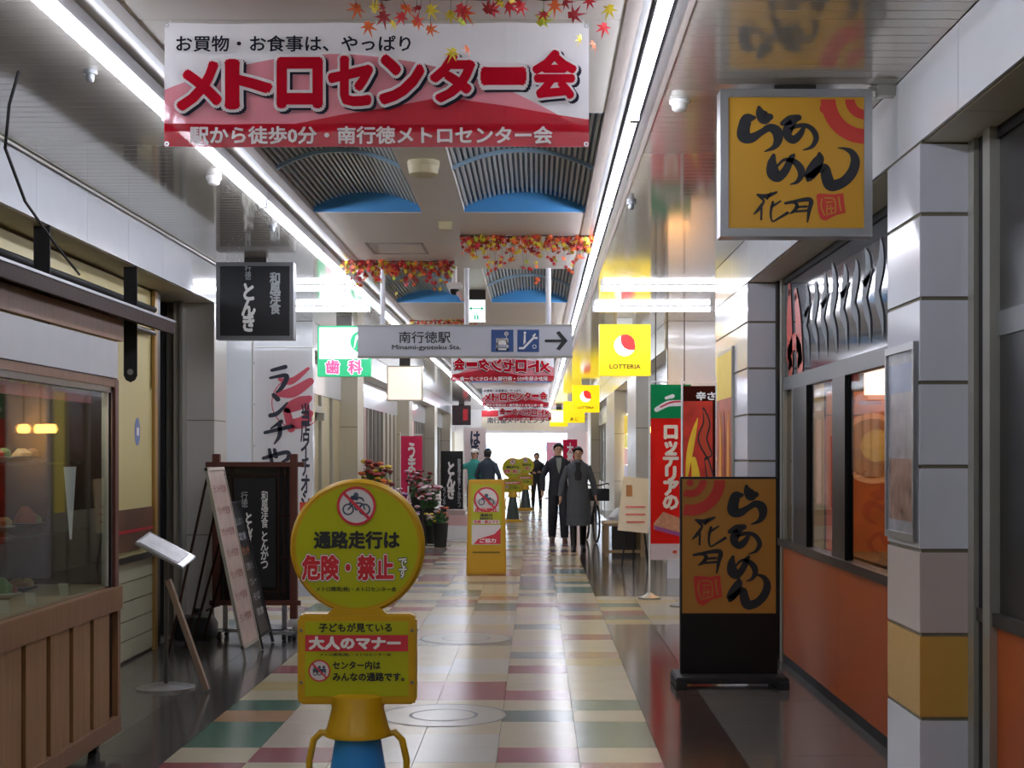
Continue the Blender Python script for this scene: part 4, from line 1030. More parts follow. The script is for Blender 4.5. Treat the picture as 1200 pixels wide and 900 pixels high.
bx(-Dp, .0, 0, Lc-.0, 1.88, 2.07, 'top_box', m_woodd); bx(0, .012, 0, Lc-.03, 1.885, 2.068, 'upper_board', mat('noren_white', '#c9cacd', .6, var=.04))
bx(-Dp, -Dp+.02, .0, Lc, .83, 1.88, 'back_panel', mat('case_back', '#6a6a55', .6, var=.3, scale=4)); bx(-Dp, -.05, Lc-.015, Lc, .83, 1.88, 'side_panel', m_woodd)
for z in (1.13, 1.45): bx(-Dp+.02, -.09, .0, Lc-.16, z, z+.012, 'shelf', glass('shelf_glass', '#dfe8df', .93))
for i, y in enumerate((.15, 1.2, Lc-.10)):
    MB().cyl((-.09-.02, y, .042), (-.05-.02, y, .042), .042, n=16).build('caster', m_rubber, t, smooth=True); B(-.12, -.04, y-.03, y+.03, .06, .085).build('caster_fork', m_blackm, t)
B(-.45, -.41, .1, Lc-.3, 1.845, 1.878).build('case_fill_light', mat('case_fill_light', '#fff0dc', .5, emit=20.0, var=0), t)  # glowing strip added to brighten the case contents
# wood grain table edge inside, price cards and sample dishes
m_card = mat('card_white', '#e6e6e2', .6); FOOD = [mat('sample_green', '#6f8f45', .5, var=.3, scale=20), mat('sample_brown', '#8c6238', .5, var=.3, scale=20), mat('sample_red', '#a34a34', .5, var=.3, scale=20), mat('sample_tan', '#b79a62', .5, var=.3, scale=20)]
m_plate = mat('plate', '#b9b6a8', .3)
fr = random.Random(9); nn = 0
place = ['lower', 'middle', 'upper']
for li, z in enumerate((.835, 1.142, 1.462)):
    for k in range(6):
        y = YC0+.22+k*.32; x = XC-.33+fr.uniform(-.03, .03)
        d = thing('food_sample', 'plastic meal sample on the %s shelf of the wooden case, %s from its far end' % (place[li], ordw(6-k)), 'food', (x, y, z+.001), 0, 'meal samples inside the wooden case')
        MB().loft([(0, 0, 0, .05, .05), (0, 0, .008, .06, .06), (0, 0, .022, .10, .10), (0, 0, .026, .10, .10)]).build('plate', (m_plate, m_black)[k % 2], d, smooth=True)
        r = fr.uniform(.05, .07); hh = fr.uniform(.04, .09)
        MB().loft([(0, 0, .02, r, r*.8), (.01, 0, .02+hh*.5, r*.9, r*.7), (0, .01, .02+hh, r*.35, r*.3)]).build('food', FOOD[(k+li) % 4], d, smooth=True)
        MB().loft([(.045, .03, .022, .028, .028), (.045, .03, .05, .03, .025), (.045, .03, .065, .012, .01)]).build('garnish', FOOD[(k+li+2) % 4], d, smooth=True)
for px, py, Y in ((5, 706, 6.22), (36, 698, 6.55), (75, 686, 7.01)):
    x = XC-.07
    tag(MB().obox((0, 0, .028), (.045, .003, .06), tilt('X', .35)).build('price_card', m_card, None, loc=(x, Y, .836)), 'white price card standing inside the case, %s of three' % {5: 'leftmost', 36: 'middle one', 75: 'rightmost'}[px], 'card', 'price cards in the wooden case')
t2 = thing('menu_sheet', 'white tapering paper sheet hanging inside the glass of the wooden case', 'sheet', (XC-.03, 6.98, 1.10))
MB()._add([(0, -.10, .34), (0, .09, .34), (0, .02, 0), (0, -.01, 0)], [(0, 1, 2, 3)]).build('sheet', m_card, t2)
t2 = thing('tinsel_strip', 'red strip with gold lettering along the top inside the wooden case glass', 'decoration', (XC-.058, 6.2, 1.75))
B(-.002, .002, -.4, 1.2, 0, .06).build('red_strip', m_red, t2); 
mb = MB(); q = 0
while q < 1.55: mb.box(-.004, .004, -.4+q, -.4+q+.03, .05+fr.random()*.01, .07); q += .045
mb.build('gold_fringe', mat('gold', '#c8a83a', .4, metal=.4), t2, kind='stuff')

# eave canopy above the case
t = thing('eave_canopy', 'dark wooden eave with pale metal lip and rafters over the display case', 'canopy', (-2.6, 10.4, 0))
m_lip = mat('lip_metal', '#9a9ba0', .35, metal=.5)
L0 = -5.4
def bb(x0, x1, y0, y1, z0, z1, nm, m, b_=0): return B(x0, x1, y0, y1, z0, z1).build(nm, m, t, bevel=b_)
mb = MB(); mb._add([(.03, L0, 2.41), (.03, .12, 2.41), (-.30, .12, 2.52), (-.30, L0, 2.52), (.03, L0, 2.385), (.03, .12, 2.385), (-.30, .12, 2.49), (-.30, L0, 2.49)], [(0,1,2,3),(7,6,5,4),(0,4,5,1),(1,5,6,2),(3,2,6,7),(0,3,7,4)])
mb.build('roof_board', m_woodd, t)
bb(.025, .045, L0, .14, 2.345, 2.432, 'fascia_board', m_woodd); bb(.022, .052, L0, .15, 2.425, 2.44, 'metal_lip', m_lip)
for k in range(26):
    y = -.12-k*.21
    if y < L0: break
    mb = MB(); mb._add([(.02, y, 2.345), (.02, y+.045, 2.345), (-.30, y+.045, 2.44), (-.30, y, 2.44), (.02, y, 2.385), (.02, y+.045, 2.385), (-.30, y+.045, 2.49), (-.30, y, 2.49)], [(3,2,1,0),(4,5,6,7),(0,1,5,4),(1,2,6,5),(2,3,7,6),(3,0,4,7)])
    mb.build('rafter', m_woodr, t)
bb(-.12, -.07, L0, -.75, 2.225, 2.36, 'beam', m_wood)
for y in (-.29, -2.1):
    mb = MB(); mb.prism([(-.045, 0), (-.045, .9), (.045, .9), (.045, 0), (.03, -.03), (0, -.045), (-.03, -.03)], -.006, .006)
    o = mb.build('hanging_strap', m_blackm, t); o.rotation_euler = (0, 0, 0); o.location = (-.15, y, 2.03)
    MB().cyl((-.15, y-.012, 2.055), (-.15, y-.006, 2.055), .020, n=16).build('strap_bolt', m_lip, t, smooth=True)
mb = MB(); mb.box(-.34, -.30, L0, .1, 2.40, 2.53).build('ledger', m_woodd, t)
tag(MB().tube([(-2.15, 6.2, 3.09), (-2.19, 6.2, 2.95), (-2.26, 6.35, 2.8), (-2.33, 6.8, 2.65), (-2.35, 7.3, 2.52), (-2.42, 7.9, 2.45)], .007, 6).build('cable', m_blackm, None, smooth=True), 'thin black cable hanging from the left ceiling down to the eave', 'cable')
# things on the cream wall
t = thing('wall_sticker', 'blue oval sticker on the cream shop wall beside the display case', 'sticker', (-2.953, 11.04, 1.665))
mb = MB(); mb.ring(0, 0, .055, .095, 0, 30); mb.disc(0, 0, .055, 0, 20); o = mb.build('sticker', mat('sticker_blue', '#7282b8', .5), t)
o.rotation_euler = (0, 0, PI/2); o.location = (.001, 0, 0); o.scale = (.8, 1, 1.1)
MB().box(.002, .004, -.03, .03, -.03, .03).build('emblem', m_wh, t)
t = thing('wall_poster', 'brown and orange landscape poster low on the cream shop wall', 'poster', (-2.953, 10.9, .80))
B(0, .01, -.55, .55, 0, .30).build('poster', mat('poster_brown', '#6d4a34', .5, var=.3, scale=3), t); B(.01, .012, -.55, .55, .13, .15).build('print_line', m_red, t)

# ================================================================ LEFT STANDS AND BOARDS
t = thing('leaflet_stand', 'thin metal stand with tilted silver tray on a round foot, left', 'stand', (-2.37, 9.55, 0))
MB().loft([(0, 0, 0, .185, .185), (0, 0, .012, .185, .185), (0, 0, .03, .10, .10), (0, 0, .035, .02, .02)]).build('foot', m_alu, t, smooth=True)
MB().cyl((0, 0, .03), (0, 0, .86), .013).build('pole', mat('pole_dark', '#5b5a58', .35, metal=.7), t, smooth=True)
R_ = Matrix.Rotation(math.radians(28), 3, 'Y')@Matrix.Rotation(math.radians(14), 3, 'X')
MB().obox((.0, -.02, .885), (.34, .25, .02), R_).build('tray', m_alu, t, bevel=.004)
MB().obox((-.005, -.03, .90), (.28, .20, .004), R_).build('sheet', mat('leaflet', '#e3e4e8', .3, var=.2, scale=12), t)
t = thing('leaning_board', 'long narrow brown and white board leaning against the leaflet stand', 'board', (-2.08, 9.42, 0))
A = Vector((0, 0, .012)); Bv = Vector((-.26, .06, .70)); d = (Bv-A)
RT = d.to_track_quat('Z', 'Y').to_matrix()
MB().obox((A+Bv)/2, (.026, .034, d.length), RT).build('board', mat('board_edge', '#8a7461', .5), t); MB().obox((A+Bv)/2+RT@Vector((0, -.018, 0)), (.022, .002, d.length*.97), RT).build('print', mat('board_print', '#b7a890', .5, var=.5, scale=14), t)
# white/pink menu A-board seen nearly edge-on
def lean_board(nm, lab, x0, x1, y0, y1, z0, z1, fm, pm, texts=None, legs=True, th=.022, grp=None):
    """panel leaning back towards -x: bottom at x0, top at x1"""
    t = thing(nm, lab, 'board', (0, 0, 0), 0, grp)
    dz = Vector((x1-x0, 0, z1-z0)); L = dz.length; a = math.atan2(x1-x0, z1-z0); R = Matrix.Rotation(a, 3, 'Y'); W = y1-y0
    c = Vector(((x0+x1)/2, (y0+y1)/2, (z0+z1)/2))
    mb = MB()
    for s in (-1, 1): mb.obox(c+R@Vector((0, s*(W/2-.012), 0)), (th, .024, L), R); 
    mb.obox(c+R@Vector((0, 0, L/2-.012)), (th, W, .024), R).obox(c+R@Vector((0, 0, -L/2+.10)), (th, W, .024), R); mb.build('frame', fm, t)
    MB().obox(c+R@Vector((0, 0, .04)), (.010, W-.03, L-.13), R).build('panel', pm, t)
    if legs:
        mb = MB()
        for yy in (y0+.03, y1-.03):
            mb.tube([(x1+.01, yy, z1-.05), (x1-.28, yy, z0+.02)], .011, 6)
        mb.tube([(x1-.16, y0+.03, .3), (x1-.16, y1-.03, .3)], .008, 6); mb.build('rear_leg', m_woodd, t)
    t['_c'] = list(c); t['_a'] = a; return t, c, R, W, L
m_pinkp = mat('menu_pale_print', '#b7a39c', .4, var=.18, scale=9)
t, c, R, W, L = lean_board('menu_board', 'pale pink menu A-board with silver frame, seen nearly edge-on, left', -2.10, -2.385, 10.75, 11.35, .005, 1.40, m_sil, m_pinkp)
def face_text(t, c, R, s, u, v, w_, h_, m, bold=.02, vert=False, off=.008):
    o = text(s, u, v, w_, h_, 0, m, t, bold, vert)
    M = R @ Matrix(((0, -1, 0), (1, 0, 0), (0, 0, 1)))   # local x -> +y, -y -> +x
    M = R @ Matrix.Rotation(PI/2, 3, 'Z')
    for vx in o.data.vertices: vx.co = c + R@Vector((off, 0, 0)) + M@Vector(vx.co)
    return o
m_mb = mat('menu_brownink', '#8a5a50', .5)
for k in range(7): face_text(t, c, R, 'ランチ定食', 0, .55-k*.16, .42, .06, m_mb)
m_bb = mat('blackboard', '#1c1c1e', .45, var=.2, scale=6)
t, c, R, W, L = lean_board('menu_board', 'black menu A-board with white writing behind the pale pink one, left', -2.10, -2.37, 11.42, 11.90, .005, 1.13, m_blackm, m_bb)
for k, s in enumerate(('とんかつ', '定食', 'ランチ', '日替わり', 'カレー', 'そば', '和食')): face_text(t, c, R, s, 0, .42-k*.12, .26, .06, m_grayp if k != 2 else mat('chalk_orange', '#c27a4a', .5))
# lattice framed sign on casters
t = thing('lattice_sign', 'dark wooden lattice sign with black board and white vertical writing on wheeled base', 'sign', (-2.29, 12.15, 0))
mb = [(-.315, .26, 1.50), (.315, .16, 1.50)]
for x, za, zb_ in mb: B(x-.03, x+.03, -.03, .03, za, zb_).build('post', m_woodr, t, bevel=.004)
for z, x0, x1 in ((1.415, -.40, .40), (.29, -.37, .37)): B(x0, x1, -.028, .022, z-.02, z+.02).build('rail', m_woodr, t, bevel=.003)
for x in (-.24, -.19, .19, .24): B(x-.007, x+.007, -.01, .01, .3, 1.40).build('lattice_bar', m_woodd, t)
for z in (1.33, .38, 1.0, .66): B(-.30, .30, -.012, .008, z-.007, z+.007).build('lattice_bar', m_woodd, t)
B(-.285, .285, .012, .03, .3, 1.40).build('back_panel', m_black, t)
B(-.17, .17, -.02, -.008, .42, 1.30).build('board', m_blackm, t)
text('行徳', -.085, 1.13, .055, .13, -.022, m_grayp, t, .01, vert=True); text('とんき', -.05, .9, .06, .24, -.022, m_wh, t, .05, vert=True)
text('和風洋食', .08, 1.05, .055, .30, -.022, m_wh, t, .02, vert=True); text('とんかつ', .08, .72, .06, .30, -.022, m_wh, t, .03, vert=True)
mb = MB(); mb.box(-.26, -.22, -.02, .02, .06, .3).box(.22, .26, -.02, .02, .06, .3).box(-.30, .30, -.02, .02, .05, .08).box(.12, .35, -.17, -.13, .045, .07).box(.24, .28, -.15, .15, .05, .075).box(-.28, -.24, -.15, .15, .05, .075); mb.build('base_frame', m_alu, t)
for x, y in ((.26, -.14), (.345, -.15), (.26, .14), (-.26, .14), (-.26, -.14)): MB().cyl((x-.015, y, .035), (x+.015, y, .035), .035, n=14).build('caster', m_rubber, t, smooth=True)
t = thing('water_weight', 'black plastic water weight block on the floor behind the menu boards', 'base', (-2.77, 12.15, 0)); t.scale = (.8, .8, 1)
MB().loft([(0, 0, 0, .2, .2, .4), (0, 0, .12, .2, .2, .4), (0, 0, .18, .16, .16, .4), (0, 0, .185, .05, .05, .5)]).build('block', m_rubber, t, smooth=True); MB().cyl((0, .05, .18), (0, .05, .24), .03).build('socket', m_blackm, t)
t = thing('plastic_bag', 'white plastic bag on the floor beside the lattice sign wheels', 'bag', (-2.02, 12.65, 0))
MB().loft([(0, 0, .0, .07, .06), (0, 0, .04, .10, .08), (.01, 0, .10, .085, .07), (0, 0, .15, .03, .03), (0.01, 0, .19, .045, .02)]).build('bag', m_wh, t, smooth=True); MB().tube([(-.02, 0, .17), (-.03, 0, .23), (.02, 0, .24), (.02, 0, .17)], .004, 5).build('strap', m_wh, t)

# white door leaf fittings on the left passage wall
t = thing('door_closer', 'grey metal bracket and rail on the cream sliding door, left', 'bracket', (-2.95, 19.6, 2.05))
B(0, .05, -.6, .6, 0, .09).build('rail', m_sil, t); B(.0, .1, .4, .6, -.1, .0).build('bracket', m_sil, t)

# interior seen through the shop window
t = thing('ramen_poster', 'large orange poster with a round noodle bowl seen through the shop window', 'poster', (2.55, 10.98, .76))
B(-.42, .42, 0, .02, 0, 1.02).build('poster', mat('ramen_print', '#c2562a', .5, var=.3, scale=5, emit=.25), t)  # poster and bowl parts glow faintly, standing in for light falling on them
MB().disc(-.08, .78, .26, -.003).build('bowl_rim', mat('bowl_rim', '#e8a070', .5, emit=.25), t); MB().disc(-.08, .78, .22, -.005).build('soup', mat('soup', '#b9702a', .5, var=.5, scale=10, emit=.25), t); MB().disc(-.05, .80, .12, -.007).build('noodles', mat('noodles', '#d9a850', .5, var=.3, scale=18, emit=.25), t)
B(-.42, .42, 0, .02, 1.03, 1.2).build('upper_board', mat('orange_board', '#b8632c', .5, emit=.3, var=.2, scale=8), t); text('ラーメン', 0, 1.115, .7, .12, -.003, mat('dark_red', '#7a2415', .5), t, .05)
t = thing('interior_light', 'warm pale rectangular lamp glowing inside the shop behind the window', 'lamp', (2.52, 10.8, 1.93))
B(-.13, .13, -.1, .1, 0, .24).build('shade', mat('warm_shade', '#ffc9a0', .5, emit=4.5, var=.03), t); B(-.02, .02, -.02, .02, .24, .84).build('stem', m_blackm, t)
for k, (x, y) in enumerate(((1.75, 17.7), (1.55, 17.7), (1.40, 17.6))):
    d = thing('pendant_lamp', 'small amber pendant lamp hanging at the passage wall behind the flags, %s from the right' % ordw(k+1), 'lamp', (x, y, 1.75), 0, 'amber pendant lamps')
    MB().loft([(0, 0, 0, .06, .06), (0, 0, .05, .075, .075), (0, 0, .1, .05, .05)]).build('bulb', mat('amber', '#ffb050', .5, emit=22), d, smooth=True); MB().cyl((0, 0, .1), (0, 0, 1.345), .006, n=6).build('cord', m_blackm, d)
t = thing('counter_table', 'wooden counter with round rail bars behind the right shop window', 'table', (2.3, 8.2, 0))
B(-.25, .25, -1.9, 1.9, .80, .84).build('top', m_wood, t); B(-.2, .2, -1.8, 1.8, 0, .8).build('body', m_woodd, t)
t = thing('curtain_panel', 'cream inner wall panel behind the dark window frames of the shop', 'panel', (1.98, 10.99, 0))
B(-.12, .135, 0, .02, 0, 2.6).build('panel', m_cream, t); B(-.01, .01, -.01, 0, 0, 2.6).build('seam', m_brownt, t)
t = thing('interior_light', 'warm glowing ceiling panel added to brighten the shop behind the window', 'lamp', (2.75, 9.6, 2.72))
B(-.5, .5, -.4, .4, .0, .048).build('glow_panel', mat('added_warm_glow', '#ffd0a0', .5, emit=9, var=.02), t); MB().box(-.53, -.5, -.43, .43, -.01, .049).box(.5, .53, -.43, .43, -.01, .049).build('frame', m_woodd, t)  # glow panel added to light the poster and room

# easel board, bench, low ledge on the right
t = thing('easel_sign', 'cream notice board on a black easel left of the red flag', 'easel', (1.30, 19.7, 0))
R = tilt('X', math.radians(-8))
MB().obox((0, 0, .83), (.40, .014, .72), R @ Matrix.Rotation(math.radians(6), 3, 'Y')).build('board', mat('notice_cream', '#ddd3bf', .5, var=.08, scale=5), t)
for x in (-.11, .11): MB().tube([(x*.5, .14, 1.1), (x*1.6, .03, 0)], .012, 6).build('leg', m_blackm, t)
MB().tube([(0, .16, 1.1), (0, .40, 0)], .012, 6).build('leg', m_blackm, t)
mb = MB()
for z, w_ in ((.80, .26), (.70, .26), (.60, .24)): mb.rect(-w_/2, w_/2, z, z+.022, 0)
o = mb.build('red_line', mat('notice_red', '#c8605a', .5), t); o.rotation_euler = (math.radians(-8), 0, 0); o.location = (0, -.135, .0)
mb = MB().rect(-.12, -.04, .95, 1.1, 0); o = mb.build('picture', mat('notice_brown', '#a8703c', .5, var=.3), t); o.rotation_euler = (math.radians(-8), 0, 0); o.location = (0, -.135, 0)
t = thing('wooden_bench', 'pale wooden bench with open frame beside the easel board', 'bench', (1.28, 22.2, 0))
m_wp = mat('wood_pale', '#a08763', .5, var=.1)
B(-.30, .30, -.5, .5, .45, .49).build('top', m_wp, t)
for x in (-.26, .26):
    for y in (-.45, .45): B(x-.03, x+.03, y-.03, y+.03, 0, .45).build('leg', m_wp, t)
B(-.23, .23, -.47, -.43, .06, .10).build('stretcher', m_wp, t)
tag(B(1.15, 1.55, 22.9, 28.5, 0, .42).build('stone_ledge', m_grand), 'low grey stone ledge along the right shops behind the bench', 'ledge')
t = thing('plastic_bag', 'white bag lying on the low ledge behind the walking woman', 'bag', (1.32, 24.2, .421))
MB().loft([(0, 0, 0, .12, .1), (0, 0, .06, .16, .12), (0.02, 0, .14, .12, .1), (0, 0, .19, .05, .05), (0, 0, .21, .01, .01)]).build('bag', m_wh, t, smooth=True); MB().tube([(-.02, 0, .19), (0, 0, .25), (.03, 0, .19)], .005, 5).build('handle', m_wh, t)
# bicycle parked on the right
t = thing('bicycle', 'dark parked bicycle behind the walking woman on the right', 'bicycle', (.93, 25.6, 0), math.radians(8))
def wheel(cy, z=.33):
    mb = MB(); N = 28; vs = []
    for i in range(N):
        a = 2*PI*i/N
        for j in range(6):
            b_ = 2*PI*j/6; q = .31+.018*math.cos(b_); vs.append((.018*math.sin(b_), cy+q*math.cos(a), z+q*math.sin(a)))
    mb._add(vs, [(i*6+j, i*6+(j+1) % 6, ((i+1) % N)*6+(j+1) % 6, ((i+1) % N)*6+j) for i in range(N) for j in range(6)])
    w_ = mb.build('wheel', m_rubber, t, smooth=True)
    mb = MB()
    for i in range(10): a = 2*PI*i/10; mb.cyl((0, cy, z), (0, cy+.3*math.cos(a), z+.3*math.sin(a)), .002, n=4)
    mb.cyl((-.03, cy, z), (.03, cy, z), .02, n=8); mb.build('spokes', m_alu, w_)
wheel(-.5); wheel(.5)
MB().tube([(0, -.5, .33), (0, -.38, .80), (0, -.36, .95)], .016, 6).tube([(0, -.40, .7), (0, .05, .30), (0, .15, .82)], .018, 6).tube([(0, .05, .30), (0, .5, .33), (0, .12, .72)], .012, 6).tube([(0, -.39, .78), (0, .12, .72)], .014, 6).build('frame', mat('bike_frame', '#2a2a30', .35), t, smooth=True)
MB().tube([(-.27, -.22, .98), (-.24, -.33, 1.0), (0, -.37, .96), (.24, -.33, 1.0), (.27, -.22, .98)], .013, 6).build('handlebar', m_rubber, t, smooth=True)
MB().loft([(0, .17, .82, .08, .13), (0, .17, .87, .09, .14), (0, .17, .89, .05, .1)]).build('saddle', m_rubber, t, smooth=True)
mb = MB().box(-.17, .17, -.78, -.52, .72, .74); 
for x in (-.17, .16): mb.box(x, x+.012, -.78, -.52, .72, .92)
mb.box(-.17, .17, -.78, -.768, .72, .92).box(-.17, .17, -.532, -.52, .72, .92); mb.build('basket', m_rubber, t)
MB().cyl((-.11, .05, .30), (.11, .05, .30), .012, n=6).box(-.15, -.08, .15, .19, .29, .31).box(.08, .15, -.09, -.05, .29, .31).build('pedals', m_rubber, t)

# ================================================================ FLOWER SHOP GOODS (left, mid distance)
m_leafg = mat('foliage', '#3f6b3a', .6, var=.3, scale=10); m_bucket = mat('bucket_dark', '#23292a', .5)
FL = [mat('bloom_pink', '#c9a3b0', .6, var=.2), mat('bloom_red', '#8f2a30', .6, var=.2), mat('bloom_white', '#e2dcd9', .6), mat('bloom_purple', '#8a5f9a', .6), mat('bloom_yellow', '#d9bf45', .6), mat('bloom_orange', '#d8703a', .6)]
def flowers(nm, lab, x, y, z, r, h, sp, cols, bm=m_bucket, n=22, seedv=1, br=.11, bh=.26, grp='potted and bucketed flowers outside the flower shop'):
    q = random.Random(seedv); t = thing(nm, lab, 'flowers', (x, y, z), 0, grp)
    MB().loft([(0, 0, 0, br*.75, br*.75), (0, 0, bh, br, br), (0, 0, bh+.01, br*1.06, br*1.06), (0, 0, bh-.02, br*.9, br*.9)]).build('bucket', bm, t, smooth=True)
    st, lf = MB(), MB(); bl = {}
    for i in range(n):
        a = q.random()*2*PI; rr_ = r*math.sqrt(q.random()); p = Vector((rr_*math.cos(a), rr_*math.sin(a), bh+h*q.uniform(.35, 1)))
        st.cyl((p.x*.3, p.y*.3, bh*.6), p, .004, n=4, cap=False)
        c = q.choice(cols)
        mb = bl.setdefault(c, MB()); s = sp*q.uniform(.7, 1.2)
        mb.loft([(p.x, p.y, p.z-s*.5, s*.35, s*.35), (p.x, p.y, p.z, s, s), (p.x, p.y, p.z+s*.4, s*.7, s*.7), (p.x, p.y, p.z+s*.5, s*.2, s*.2)])
        for _ in range(3):
            u = q.uniform(.3, .95); c0_ = Vector((p.x*.3, p.y*.3, bh*.6)).lerp(p, u); leaf_add(lf, c0_, .06, rmat(q), .2)
    st.build('stems', m_leafg, t, kind='stuff'); lf.build('foliage', m_leafg, t, kind='stuff')
    for c, mb in bl.items(): mb.build('blossoms', FL[c], t, smooth=True, kind='stuff')
    return t
flowers('flower_arrangement', 'tall red flower arrangement with green leaves on a stand, left of the pink flag', -2.35, 22.0, .62, .24, .55, .06, (1, 1, 5, 4), n=40, seedv=2, br=.13, bh=.22)
t = thing('flower_stand', 'dark round stool carrying the tall red flower arrangement', 'stand', (-2.35, 22.0, 0)); MB().cyl((0, 0, .59), (0, 0, .62), .17, n=18).build('top', m_woodd, t, smooth=True)
for a in (0.6, 2.7, 4.8): MB().cyl((.12*math.cos(a), .12*math.sin(a), .59), (.16*math.cos(a), .16*math.sin(a), 0), .012).build('leg', m_woodd, t)
flowers('flower_bucket', 'black bucket of flowers standing nearest on the tiled floor left of the yellow floor sign', -1.55, 24.0, 0, .13, .28, .035, (5, 1, 2), n=16, seedv=3, br=.13, bh=.38)
flowers('flower_bucket', 'bucket of white and pink flowers behind the big round sign, left', -2.0, 22.8, 0, .2, .35, .045, (2, 0, 3), n=40, seedv=4, br=.14, bh=.42)
flowers('flower_bucket', 'bucket of purple and pink flowers at the left shopfront', -2.32, 24.2, .0, .2, .45, .045, (0, 3, 2), n=40, seedv=5, br=.13, bh=.5)
flowers('flower_bucket', 'bucket of pale pink flowers just left of the black vertical board', -1.85, 26.0, 0, .22, .4, .05, (0, 2, 2, 1), n=44, seedv=6, br=.14, bh=.55)
flowers('flower_bucket', 'bucket of dark red flowers on the left under the pink flag', -2.15, 27.2, 0, .24, .5, .05, (1, 1, 0), n=40, seedv=7, br=.14, bh=.7)
flowers('flower_bucket', 'low bucket of yellow and white flowers behind the nearest black bucket', -1.75, 25.0, 0, .18, .2, .04, (4, 2, 0), n=22, seedv=8, br=.13, bh=.3)
t = thing('crate_stack', 'small white and pink stacked boxes beside the black vertical board', 'boxes', (-1.42, 26.3, 0))
B(-.2, .2, -.15, .15, 0, .24).build('box', m_wh, t); B(-.19, .19, -.14, .14, .242, .42).build('box', mat('box_pink', '#d8b4b4', .6), t); B(-.16, .16, -.12, .12, .422, .52).build('lid', m_pinkp, t)
t = thing('vertical_board', 'black standing board with white vertical characters beside the flowers', 'sign', (-1.76, 31, 0))
B(-.23, .23, 0, .03, .28, 1.56).build('board', m_blackm, t); B(-.23, -.2, -.02, .05, 0, .3).build('leg', m_blackm, t); B(.2, .23, -.02, .05, 0, .3).build('leg', m_blackm, t)
text('とんき', -.02, .95, .16, .75, -.003, m_wh, t, .06, vert=True); text('和風洋食とんかつ', .15, .9, .07, 1.0, -.003, m_grayp, t, .03, vert=True); text('ランチ', -.16, .6, .06, .4, -.003, m_grayp, t, .03, vert=True)
# ================================================================ PEOPLE
SK = mat('skin', '#c79a7d', .55, var=.03); m_hair = mat('hair_black', '#161312', .5); m_eye = mat('eye_dark', '#1c1512', .3); m_lip_ = mat('lips', '#9c5348', .5)
def skin_mesh(name, verts, edges, radii, m, parent, root=0, sub=2):
    me = bpy.data.meshes.new('tmp'); me.from_pydata(verts, edges, []); me.update()
    ob = bpy.data.objects.new('tmp', me); COL.objects.link(ob)
    sm = ob.modifiers.new('s', 'SKIN'); sm.use_smooth_shade = True
    for i, r in enumerate(radii):
        sv = me.skin_vertices[0].data[i]; sv.radius = (r, r) if not isinstance(r, tuple) else r; sv.use_root = (i == root)
    ss = ob.modifiers.new('u', 'SUBSURF'); ss.levels = sub; ss.render_levels = sub
    dg = bpy.context.evaluated_depsgraph_get(); dg.update()
    out = bpy.data.meshes.new_from_object(ob.evaluated_get(dg)); bpy.data.objects.remove(ob)
    out.materials.clear(); out.materials.append(m); out.polygons.foreach_set('use_smooth', [True]*len(out.polygons))
    return link(name, out, parent)
def V3(*a): return Vector(a)
